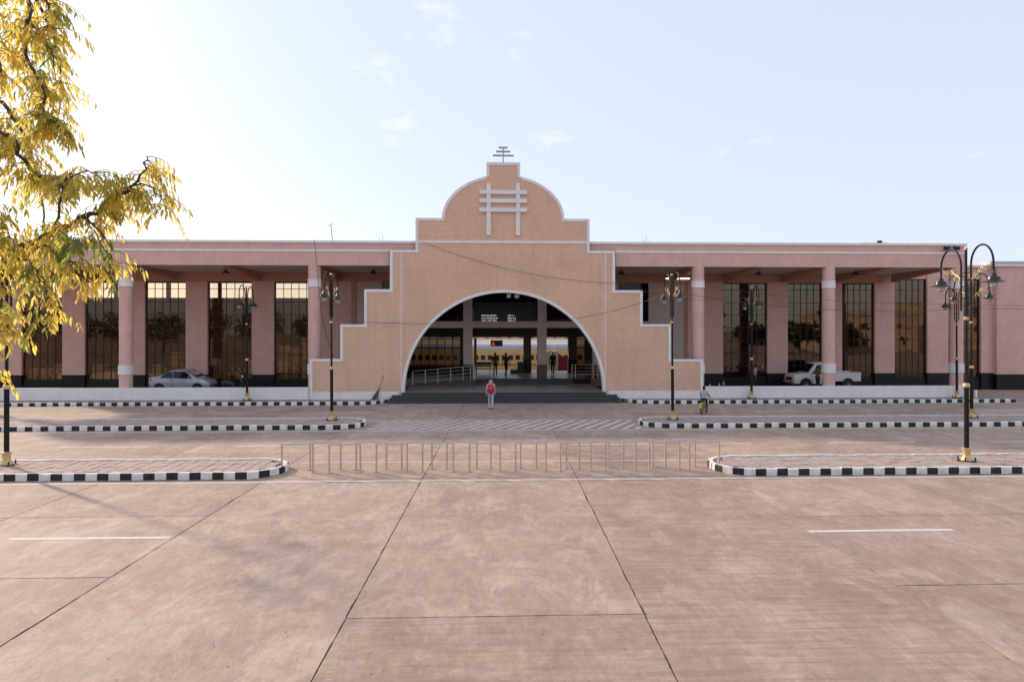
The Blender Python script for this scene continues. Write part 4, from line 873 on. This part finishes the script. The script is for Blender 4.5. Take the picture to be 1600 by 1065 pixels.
m = MB(); m.box(-2.5, -2.40, -.80, .80, .45, .62); m.build('bumper', mat('bumper_grey', (.2, .19, .18), .5), pk, off=Z0, bevel=.02)
m = MB(); m.box(-2.43, -2.385, -.45, .45, .68, .88); m.build('grille', BLK, pk, off=Z0)
for s in (-1, 1):
    m = MB(); m.box(-2.41, -2.25, s * .62 - .13, s * .62 + .13, .72, .90); m.build('headlight', CLR, pk, off=Z0, bevel=.02)
    MB().ball((-1.08, s * .95, 1.22), .1, 10, 8, sc=(.5, 1, .9)).build('wing_mirror', BLK, pk, True, off=Z0)
    m = MB(); m.box(-.22, -.08, s * .82 if s > 0 else -.842, .842 if s > 0 else -.82, .98, 1.01); m.build('door_handle', BLK, pk, off=Z0)
    m = MB(); m.box(-1.10, -1.088, s * .81 if s > 0 else -.828, .828 if s > 0 else -.81, .55, 1.12); m.build('door_seam', BLK, pk, off=Z0)
    m = MB(); m.box(2.40, 2.46, s * .72 - .06, s * .72 + .06, .70, .92); m.build('tail_light', RED, pk, off=Z0)
m = MB(); m.box(-2.52, -2.50, -.25, .25, .50, .60); m.build('number_plate', YPL, pk, off=Z0)
m = MB(); m.box(-2.2, 2.4, -.5, .5, .38, .46); m.build('chassis', BLK, pk, off=Z0); pk.scale = (.96, .96, 1)
# dark scooter
so = thing('scooter', 'dark scooter parked between the silver car and the lamp post', 'scooter', (-16.7, 45.9, .20)); SCB = mat('scooter_black', (.016, .017, .022), .25, coat=.6)
for xx in (-.62, .62): wheel(so, xx, 0, .23, .10)
lo = []
for x, hw, z0, z1 in ((-.88, .05, .55, .66), (-.75, .13, .42, .78), (-.4, .17, .33, .80), (-.1, .16, .30, .70), (.02, .14, .26, .40), (.35, .14, .24, .32)): lo.append((x, [(0, z0), (hw * .8, z0), (hw, (z0 + z1) / 2), (hw * .85, z1 - .03), (0, z1)]))
loft(lo).build('body', SCB, so, True, off=Z0)
MB().ball((-.38, 0, .82), .2, 14, 8, sc=(2.0, .72, .34)).build('seat', TY, so, True, off=Z0)
m = MB(); m.add([(.33, -.17, .28), (.33, .17, .28), (.52, .19, .70), (.52, -.19, .70), (.46, .12, 1.0), (.46, -.12, 1.0)], [(0, 1, 2, 3), (3, 2, 4, 5)]); sm_ = m.build('leg_shield', SCB, so, off=Z0); md = sm_.modifiers.new('s', 'SOLIDIFY'); md.thickness = .05
MB().tube([(.64, 0, .23), (.55, 0, .62), (.44, 0, 1.02)], .03, 8).build('fork', SCB, so, True, off=Z0)
MB().tube([(.36, -.33, 1.04), (.46, -.12, 1.06), (.46, .12, 1.06), (.36, .33, 1.04)], .017, 8).build('handlebar', TY, so, True, off=Z0)
MB().ball((.52, 0, 1.04), .1, 12, 8, sc=(.7, 1.1, .9)).build('headlight', CLR, so, True, off=Z0)
for s in (-1, 1): MB().tube([(.42, s * .24, 1.05), (.38, s * .3, 1.24)], .007, 5).ball((.38, s * .32, 1.27), .06, 8, 6, sc=(.3, 1, .7)).build('mirror', TY, so, off=Z0)
# ================================================================== small things round the station
br = thing('broom', 'dry twig broom leaning upside down on the white plinth by the steps', 'broom', (-6.55, 40.95, .165)); TW = mat('dry_twig', (.14, .095, .07), .95, .3, 20)
for i in range(46):
    a = random.uniform(-.30, .16); m_ = MB() if i == 0 else m_
    m_.tube([(-6.42 + random.uniform(-.02, .02), 41.08, .86), (-6.62 + a, 40.95 + random.uniform(-.06, .06), .17)], .007, 4)
m_.build('twigs', TW, br)
m = MB(); m.tube([(-6.44, 41.07, .80), (-6.36, 41.13, 1.05), (-6.16, 41.16, 1.62)], .012, 6); m.build('stick', TW, br)
bt = thing('red_can', 'small red can standing on the right porch wall near the column', 'can', (14.5, 41.34, .88)); m = MB(); m.lathe([(.07, .88), (.085, .90), (.085, 1.10), (.06, 1.14)], (14.5, 41.34, 0), 14); m.build('can', mat('can_red', (.40, .05, .04), .5), bt, True)
m = MB(); m.lathe([(.035, 1.14), (.04, 1.17), (.01, 1.18)], (14.5, 41.34, 0), 10); m.build('lid', mat('can_lid', (.4, .2, .18), .5), bt)
for xx, h, lb in ((14.24, .18, 'thin pale bottle beside the red can on the right porch wall'), (13.66, .13, 'small clear bottle on the right porch wall, close to the arched front')):
    b_ = thing('bottle', lb, 'bottle', (xx, 41.34, .88)); m = MB(); m.lathe([(.03, .88), (.034, .89), (.034, .88 + h * .65), (.014, .88 + h * .85), (.014, .88 + h)], (xx, 41.34, 0), 12); m.build('body', mat('bottle_pale', (.5, .46, .40), .3), b_, True)
    m = MB(); m.lathe([(.017, .88 + h), (.017, .9 + h)], (xx, 41.34, 0), 10); m.build('cap', WHITE, b_)
mp_ = thing('marker_post', 'short white marker post at the right end of the porch wall', 'post', (30.15, 41.0, .165)); m = MB(); m.box(30.08, 30.2, 40.95, 41.07, .165, .62); m.build('post', WHITE, mp_, bevel=.01); m = MB(); m.box(30.2, 30.27, 40.97, 41.03, .3, .42); m.build('bracket', BLK, mp_)
# dome lamps under the porch roofs
for i, (x, lb) in enumerate(((-16.9, 'dark dome lamp under the left porch roof, above the middle window'), (-7.4, 'dark dome lamp under the left porch roof, beside the arched front'), (8.9, 'dark dome lamp under the right porch roof, beside the arched front'), (18.1, 'dark dome lamp under the right porch roof, above the first window'), (24.7, 'dark dome lamp under the right porch roof, near the second column'))):
    t = thing('ceiling_lamp', lb, 'lamp', (x, 44.9, 8.3), 0, 'dome lamps under the porch roofs')
    MB().lathe([(.03, 8.32), (.03, 8.2), (.08, 8.18), (.22, 8.05), (.25, 8.02), (.24, 8.0), (.05, 8.02)], (x, 44.9, 0), 18).build('shade', BLK, t, True); MB().ball((x, 44.9, 8.02), .08, 10, 6).build('bulb', GLOBE, t, True)
tl = thing('tube_light', 'lit white tube light on the back beam behind the first right column', 'lamp', (13.5, 47.9, 7.95)); m = MB(); m.box(12.6, 14.4, 47.85, 47.95, 7.93, 8.0); m.build('batten', WHITE, tl)
m = MB(); m.tube([(12.66, 47.82, 7.95), (14.34, 47.82, 7.95)], .03, 8); m.build('tube', mat('tube_glow', (.9, .9, .85), .4, emit=(1, .93, .8), estr=2.2), tl)
# wall-mounted knobs on the dado
# roof clutter
an = thing('antenna', 'thin bent antenna rod on the roof left of the gable', 'antenna', (-9.6, 43, 8.55)); MB().tube([(-9.6, 43, 8.55), (-9.62, 43, 9.9), (-9.72, 43, 10.9)], .022, 6).build('rod', FRAME, an); MB().tube([(-9.9, 43, 10.78), (-9.55, 43, 10.98)], .012, 5).build('crossbar', FRAME, an)
for k, (x, lb) in enumerate(((-6.55, 'rusty bar ends sticking up from the roof just left of the gable'), (9.95, 'rusty bar ends sticking up from the roof just right of the gable'))):
    rb = thing('reinforcing_bars', lb, 'steel bars', (x, 42.6, 8.55))
    for dx, h in ((-.12, 10.05), (.1, 10.2), (.32, 9.95)): MB().tube([(x + dx, 42.6, 8.55), (x + dx + random.uniform(-.04, .04), 42.6, h)], .013, 5).build('bar', mat('rust', (.2, .1, .07), .9), rb)
rp_ = thing('roof_panel', 'flat dark panel lying on the right wing roof', 'panel', (24.5, 43, 8.55)); m = MB(); m.box(23.7, 25.3, 42.3, 43.6, 9.78, 9.83); m.build('panel', FRAME, rp_); m = MB(); m.box(24.75, 25.0, 42.3, 42.5, 9.83, 9.98); m.build('junction_box', FRAME, rp_)
for xx in (23.9, 25.1): m = MB(); m.box(xx - .04, xx + .04, 42.5, 42.6, 8.55, 9.78); m.build('leg', FRAME, rp_)
for i, (x, lb) in enumerate(((28.45, 'left security camera on the parapet end of the right wing'), (29.05, 'right security camera on the parapet end of the right wing'))):
    c_ = thing('security_camera', lb, 'camera', (x, 41.3, 9.35), 0, 'cameras on the parapet'); MB().lathe([(.05, -.2), (.12, -.18), (.13, .12), (.05, .16)], (x, 41.2, 9.36), 14, axis='y').build('body', BLK, c_, True); m = MB(); m.box(x - .03, x + .03, 41.2, 41.47, 9.42, 9.52); m.build('bracket', BLK, c_)
# cables
CAB = mat('cable', (.10, .06, .05), .7)
def cable(label, pts, sag, r=.011, m_=CAB):
    out = []
    for (a, b), s in zip(zip(pts, pts[1:]), sag):
        a, b = Vector(a), Vector(b); out += [tuple(a + (b - a) * t - Vector((0, 0, 4 * s * t * (1 - t)))) for t in np.linspace(0, 1, 15)][(1 if out else 0):]
    tag(MB().tube(out, r, 5).build('cable', m_, smooth=True), label, 'cable')
cable('brown cable crossing the brick front from the gable corner to the right', [(-3.9, 41.1, 9.62), (7.9, 41.05, 7.15), (16.05, 40.8, 6.3)], [.55, .5])
cable('cable sagging across the arch opening to the lamp post on its right', [(-8.3, 41.1, 4.85), (3.0, 41.0, 4.85), (8.6, 31.3, 6.1), (22.87, 31.4, 5.35), (33, 31.5, 5.5)], [.15, .35, .45, .1])
cable('dark cable running across the right wing to the frame edge', [(13.4, 41.0, 6.95), (28.75, 40.7, 5.9), (42, 40.5, 5.95)], [.3, .12])
cable('black cable hanging from the left parapet down the round column', [(-10.3, 41.2, 9.75), (-10.1, 41.02, 8.2), (-9.85, 41.02, 5.4), (-9.15, 41.15, 2.75)], [.0, .05, .25], .014, BLK)
# parcels stacked inside the left wing, seen through the tinted glass
pr_ = random.Random(3); CT = [mat('carton_%d' % i, c, .9, .12, 6) for i, c in enumerate(((.46, .29, .17), (.52, .36, .23), (.38, .25, .16), (.55, .44, .33)))]; SACK = mat('sack', (.50, .40, .30), .95, .2, 8, .5, 30)
bx0 = MB(); bx0.box(-.5, .5, -.5, .5, 0, 1); cme = [bx0.mesh('carton', c) for c in CT]; tp = MB(); tp.box(-.06, .06, -.503, .503, .002, 1.003); tme = tp.mesh('tape', mat('packing_tape', (.42, .30, .18), .4))
for wi, (a, b) in enumerate(((-32.2, -29.44), (-27.92, -25.05), (-23.82, -21.02), (-19.52, -16.47), (-14.92, -12.1))):
    wn = ['the leftmost window, among the leaves', 'the window left of the first round column', 'the window above the silver car', 'the window above the scooter', 'the window left of the second round column'][wi]
    x = a + .1
    while x < b - .35:
        wd = pr_.uniform(.5, .85); z = .3; top = pr_.uniform(.9, 2.3) if wi != 4 else pr_.uniform(2.2, 4.2)
        while z < top:
            h = pr_.uniform(.35, .62); o = put('carton', pr_.choice(cme), None, (x + wd / 2, YB + .85 + pr_.uniform(-.05, .25), z), (0, 0, pr_.uniform(-.15, .15))); o.scale = (wd * .96, .6, h)
            tag(o, 'brown carton stacked behind the glass of ' + wn, 'carton', 'parcels behind ' + wn); put('tape', tme, o); z += h + .004
        x += wd + pr_.uniform(.02, .25)
# ================================================================== tree with yellow leaves, left foreground
tr = thing('leafy_tree', 'tree with drooping sunlit yellow-green leaves reaching in at the left edge', 'tree', (-6.9, 6.6, 0))
BARK = mat('bark', (.10, .07, .055), .95, .35, 9, .8, 30); LEAF = leaf_mat('leaf_yellow', (.34, .25, .05), (.97, .73, .17)); LEAFG = leaf_mat('leaf_green', (.07, .09, .025), (.50, .50, .13)); BR = MB()
rnd = random.Random(11)
def wig(pts, n=5, j=.025):
    P = [Vector(p) for p in pts]; out = []
    for i in range(len(P) - 1):
        p0, p1, p2, p3 = P[max(i - 1, 0)], P[i], P[i + 1], P[min(i + 2, len(P) - 1)]
        for k in range(n):
            t = k / n; out.append(.5 * ((2 * p1) + (-p0 + p2) * t + (2 * p0 - 5 * p1 + 4 * p2 - p3) * t * t + (-p0 + 3 * p1 - 3 * p2 + p3) * t ** 3) + Vector((rnd.gauss(0, j), rnd.gauss(0, j), rnd.gauss(0, j))))
    return out + [P[-1]]
BR.tube(wig([(-6.9, 6.6, -.1), (-6.85, 6.5, 1.6), (-6.6, 6.4, 3.2), (-6.3, 6.3, 4.6)], 4, .03), [.26 - .009 * i for i in range(13)], 12)
limbs = [  # centre lines with start and end radius
    ([(-6.4, 6.35, 4.2), (-5.3, 6.0, 4.6), (-4.4, 5.7, 4.75), (-3.81, 5.5, 4.88), (-3.37, 5.45, 5.06), (-3.05, 5.45, 5.24), (-2.85, 5.45, 5.36), (-2.72, 5.45, 5.5), (-2.66, 5.45, 5.66)], .05, .005),
    ([(-2.85, 5.45, 5.36), (-2.68, 5.4, 5.44), (-2.56, 5.4, 5.36), (-2.53, 5.4, 5.24)], .01, .003),
    ([(-3.13, 5.45, 5.2), (-3.02, 5.4, 5.1), (-2.95, 5.4, 4.95), (-2.90, 5.4, 4.72)], .012, .003),
    ([(-3.37, 5.45, 5.06), (-3.2, 5.3, 5.42), (-3.0, 5.3, 5.5), (-2.82, 5.3, 5.47)], .012, .003),
    ([(-6.3, 6.3, 4.6), (-5.2, 6.0, 5.6), (-4.3, 5.8, 5.9), (-3.85, 5.6, 5.86), (-3.66, 5.6, 5.6), (-3.5, 5.6, 5.52), (-3.32, 5.6, 5.56)], .036, .006),
    ([(-6.3, 6.3, 4.6), (-5.4, 6.1, 6.3), (-4.5, 5.9, 7.3), (-3.9, 5.7, 7.4), (-3.66, 5.6, 6.95), (-3.62, 5.5, 6.5), (-3.5, 5.5, 6.2), (-3.4, 5.4, 5.95), (-3.28, 5.4, 5.85)], .038, .005),
    ([(-4.5, 5.9, 7.3), (-3.7, 5.5, 7.5), (-3.5, 5.4, 7.2), (-3.38, 5.4, 6.85), (-3.36, 5.4, 6.6)], .03, .004),
    ([(-3.62, 5.5, 6.6), (-3.5, 5.4, 6.65), (-3.36, 5.4, 6.45), (-3.3, 5.4, 6.2)], .014, .003),
    ([(-4.4, 5.7, 4.75), (-3.95, 5.4, 4.75), (-3.72, 5.35, 4.55), (-3.76, 5.35, 4.3), (-3.72, 5.3, 4.02)], .018, .003),
    ([(-4.4, 5.7, 4.75), (-4.1, 5.5, 4.7), (-3.86, 5.45, 4.5), (-3.82, 5.4, 4.25), (-3.84, 5.4, 3.98)], .016, .003), ([(-4.3, 5.8, 5.9), (-3.95, 5.3, 5.5), (-3.78, 5.25, 5.1), (-3.72, 5.25, 4.8), (-3.6, 5.25, 4.6)], .018, .003),
    ([(-3.81, 5.5, 4.88), (-3.55, 5.4, 4.85), (-3.42, 5.4, 4.65), (-3.38, 5.4, 4.42)], .014, .003),
    ([(-3.6, 5.5, 4.95), (-3.3, 5.3, 4.92), (-3.12, 5.3, 4.8), (-3.05, 5.3, 4.66)], .012, .003),
    ([(-5.2, 6.0, 5.6), (-4.4, 5.3, 5.5), (-3.9, 5.1, 5.3), (-3.6, 5.05, 5.15), (-3.4, 5.05, 4.95)], .025, .004),
    ([(-4.5, 5.9, 7.3), (-4.0, 5.2, 7.2), (-3.65, 5.0, 6.8), (-3.5, 5.0, 6.4), (-3.46, 5.0, 6.1)], .025, .004),
    ([(-5.4, 6.1, 6.3), (-4.6, 6.3, 6.4), (-4.2, 6.2, 6.2), (-3.95, 6.1, 5.8), (-3.85, 6.1, 5.3), (-3.8, 6.1, 4.9)], .03, .004),
    ([(-3.9, 5.7, 7.4), (-3.75, 5.9, 7.0), (-3.65, 6.0, 6.5), (-3.7, 6.0, 6.0)], .02, .004),
    ([(-6.3, 6.3, 4.6), (-7.2, 5.8, 5.8), (-8.0, 5.4, 6.6), (-8.7, 5.0, 6.9)], .08, .01), ([(-6.3, 6.3, 4.6), (-6.6, 5.4, 6.0), (-6.6, 4.6, 6.8), (-6.7, 4.0, 6.9)], .08, .01)]
leaves = []
def spray(p, d, ln, green):
    """a drooping twig with paired leaves"""
    pts = [Vector(p)]; d = Vector(d).normalized(); n = 8
    for i in range(n): d = (d + Vector((0, 0, -.16)) + Vector((rnd.gauss(0, .06), rnd.gauss(0, .06), rnd.gauss(0, .05)))).normalized(); pts.append(pts[-1] + d * ln / n)
    BR.tube(pts, [.0035 - .0003 * i for i in range(n + 1)], 4)
    for i in range(2, n + 1):
        for s in (-1, 1):
            if rnd.random() < .12: continue
            side = d.cross(Vector((0, 0, 1))); side = side.normalized() if side.length > .1 else Vector((1, 0, 0))
            q = (d * .35 + side * s * rnd.uniform(.3, .8) + Vector((0, 0, -rnd.uniform(.45, 1.3)))).normalized()
            leaves.append((pts[i] + Vector((rnd.gauss(0, .006),) * 3), q, rnd.uniform(.036, .098), rnd.uniform(0, 6.28), green))
for li, (pts, r0, r1) in enumerate(limbs):
    far = li >= 17; P = wig(pts, 5, .012 if not far else .03); n = len(P); BR.tube(P, [r0 + (r1 - r0) * (i / (n - 1)) ** .7 for i in range(n)], 7)
    ln = sum((P[i + 1] - P[i]).length for i in range(n - 1)); cnt = int(ln * (24 if not far else 7))
    for c in range(cnt):
        t = rnd.uniform(.30 if li not in (1, 2, 3, 7, 9, 10) else .05, 1) if not far else rnd.uniform(.3, 1); i = min(n - 2, int(t * (n - 1))); p = P[i] + (P[i + 1] - P[i]) * rnd.random()
        if not far and p.x < -4.6: continue
        a = rnd.uniform(0, 6.28); d = Vector((math.cos(a), math.sin(a), rnd.uniform(-.3, .45)))
        if not far: d.x = d.x * .75; d.y *= .9
        spray(p, d, rnd.uniform(.14, .34) if not far else rnd.uniform(.3, .6), rnd.random() < .12)
for k in range(16): spray((-3.10 + rnd.gauss(0, .07), 5.2 + rnd.gauss(0, .05), 4.98 + rnd.gauss(0, .04)), (rnd.gauss(0, 1), rnd.gauss(0, 1), .2), .22, True)
BR.build('trunk', BARK, tr, True)
LV = []
for m_ in (LEAF, LEAFG):
    k = MB(); k.add([(0, 0, 0), (.16, .25, .02), (.20, .5, .0), (.12, .8, -.05), (0, 1, -.10), (-.12, .8, -.05), (-.20, .5, .0), (-.16, .25, .02), (0, .3, -.03), (0, .65, -.06)], [(0, 1, 8), (1, 2, 9, 8), (2, 3, 9), (3, 4, 9), (0, 8, 7), (8, 9, 6, 7), (9, 5, 6), (9, 4, 5)]); k.v = [(x * .62, y, z) for x, y, z in k.v]; LV.append(k)
def leaf_mx(p, q, s, roll):
    M = q.to_track_quat('Y', 'Z').to_matrix().to_4x4() @ Matrix.Rotation(roll, 4, 'Y'); return Matrix.Translation(p) @ M @ Matrix.Scale(s, 4)
lm = [LV[0].mesh('leaf', LEAF), LV[1].mesh('leaf', LEAFG)]
inview = [i for i, l_ in enumerate(leaves) if l_[0].x / l_[0].y > -.715 and 3.9 < l_[0].z < 7.0]; inview.sort(key=lambda i: -leaves[i][2] / leaves[i][0].length); pick = set(inview[:290])
crown = MB(); off = tr.location
for i, (p, q, s, roll, g) in enumerate(leaves):
    M = leaf_mx(p, q, s, roll)
    if i in pick:
        o = put('leaf', lm[1 if g else 0], tr); o.matrix_local = Matrix.Translation(-off) @ M
    else: crown.add([tuple(M @ Vector(v)) for v in LV[0].v], LV[0].f, 1 if g else 0)
me = bpy.data.meshes.new('crown'); me.from_pydata([(x - off.x, y - off.y, z - off.z) for x, y, z in crown.v], [], crown.f); me.materials.append(LEAF); me.materials.append(LEAFG); me.polygons.foreach_set('material_index', crown.m)
o = put('crown', me, tr); tag(o, kind='stuff')
# grit and dry leaf scraps lying on the concrete
gd = random.Random(21); db = MB()
for i in range(230):
    y = 7 + 15 * gd.random() ** 1.6; x = gd.uniform(-.8, .8) * y; r_ = gd.uniform(.004, .011); a = gd.uniform(0, 6.28); c_, s_ = math.cos(a) * r_, math.sin(a) * r_
    db.add([(x - c_ * 1.6, y - s_ * 1.6, .001), (x + s_, y - c_, .001), (x + c_ * 1.6, y + s_ * 1.6, .001), (x - s_, y + c_, .001), (x, y, .004 + r_ * .6)], [(0, 1, 4), (1, 2, 4), (2, 3, 4), (3, 0, 4), (0, 3, 2, 1)], gd.choice([0, 0, 1]))
tag(db.build('grit', [mat('grit_grey', (.27, .20, .165), .95), mat('dry_leaf', (.34, .19, .09), .9)]), 'scattered grit and leaf scraps on the foreground concrete', 'debris', kind='stuff')
# ================================================================== town behind the camera (seen mirrored in the glazing)
random.seed(5)
TW_ = mat('town_window', (.03, .03, .035), .15)
for i, (x, wd, h, c, lb) in enumerate(((76, 18, 9, (.56, .46, .37), 'buff town block mirrored in the rightmost glazing'), (96, 14, 12, (.60, .50, .40), 'tall pale town block mirrored in the rightmost glazing'), (116, 20, 10, (.55, .40, .29), 'ochre town block mirrored in the rightmost glazing'))):
    h *= .8; y1 = -34 - 6 * (i % 2); t = thing('town_building', lb, 'building', (x, y1, 0)); mm = mat('town_wall_%d' % i, c, .9, .12, .7)
    m = MB(); m.box(x - wd / 2, x + wd / 2, y1 - 12, y1, 0, h); m.build('wall', mm, t); m = MB(); m.box(x - wd / 2 - .2, x + wd / 2 + .2, y1 - 12.2, y1 + .2, h, h + .6); m.build('parapet', mm, t)
    for fz in np.arange(1.2, h - 1.5, 3.1):
        for wx in np.arange(x - wd / 2 + 1.2, x + wd / 2 - 1.8, 2.6): m = MB(); m.box(wx, wx + 1.2, y1 - .02, y1 + .05, fz, fz + 1.4); m.build('window', TW_, t)
TG = leaf_mat('town_leaf', (.04, .06, .02), (.10, .13, .03))
TREEW = ['first', 'second', 'third', 'fourth', 'fifth', 'sixth', 'seventh', 'eighth', 'ninth', 'tenth', 'eleventh', 'twelfth', 'thirteenth', 'fourteenth', 'fifteenth', 'sixteenth', 'seventeenth', 'eighteenth', 'nineteenth', 'twentieth']
for i in range(20):  # unseen trees, added so the left glazing mirrors dark foliage
    x = -90 + i * 8.2 + random.uniform(-1.5, 1.5); y = -26 + random.uniform(-3, 3); h = random.uniform(7.5, 9.5) if x < 30 else random.uniform(5, 7)
    t = thing('reflection_tree', 'unseen dark green tree added behind the camera for dark reflections, ' + TREEW[i] + ' in its row', 'tree', (x, y, 0), 0, 'trees added behind the camera for dark reflections'); MB().tube([(x, y, 0), (x + .1, y, h * .4), (x, y + .1, h * .7)], [.2, .15, .06], 8).build('trunk', BARK, t, True)
    k = MB()
    for q in range(900):
        a, b, r_ = random.uniform(0, 6.28), random.uniform(-1, 1), random.uniform(.5, 1) * (1 + .35 * noise.noise((math.cos(q) * 2, q * .01, i))); s = math.sqrt(1 - b * b); c = Vector((x + 4.2 * r_ * s * math.cos(a), y + 3.0 * r_ * s * math.sin(a), h * .62 + h * .36 * r_ * b)); u = Vector((random.gauss(0, 1), random.gauss(0, 1), random.gauss(0, 1))).normalized(); v = u.orthogonal().normalized(); u = u * .32; v = v * .22; k.add([c - u, c + v, c + u, c - v], [(0, 1, 2, 3)])
    tag(k.build('crown', TG, t), kind='stuff')
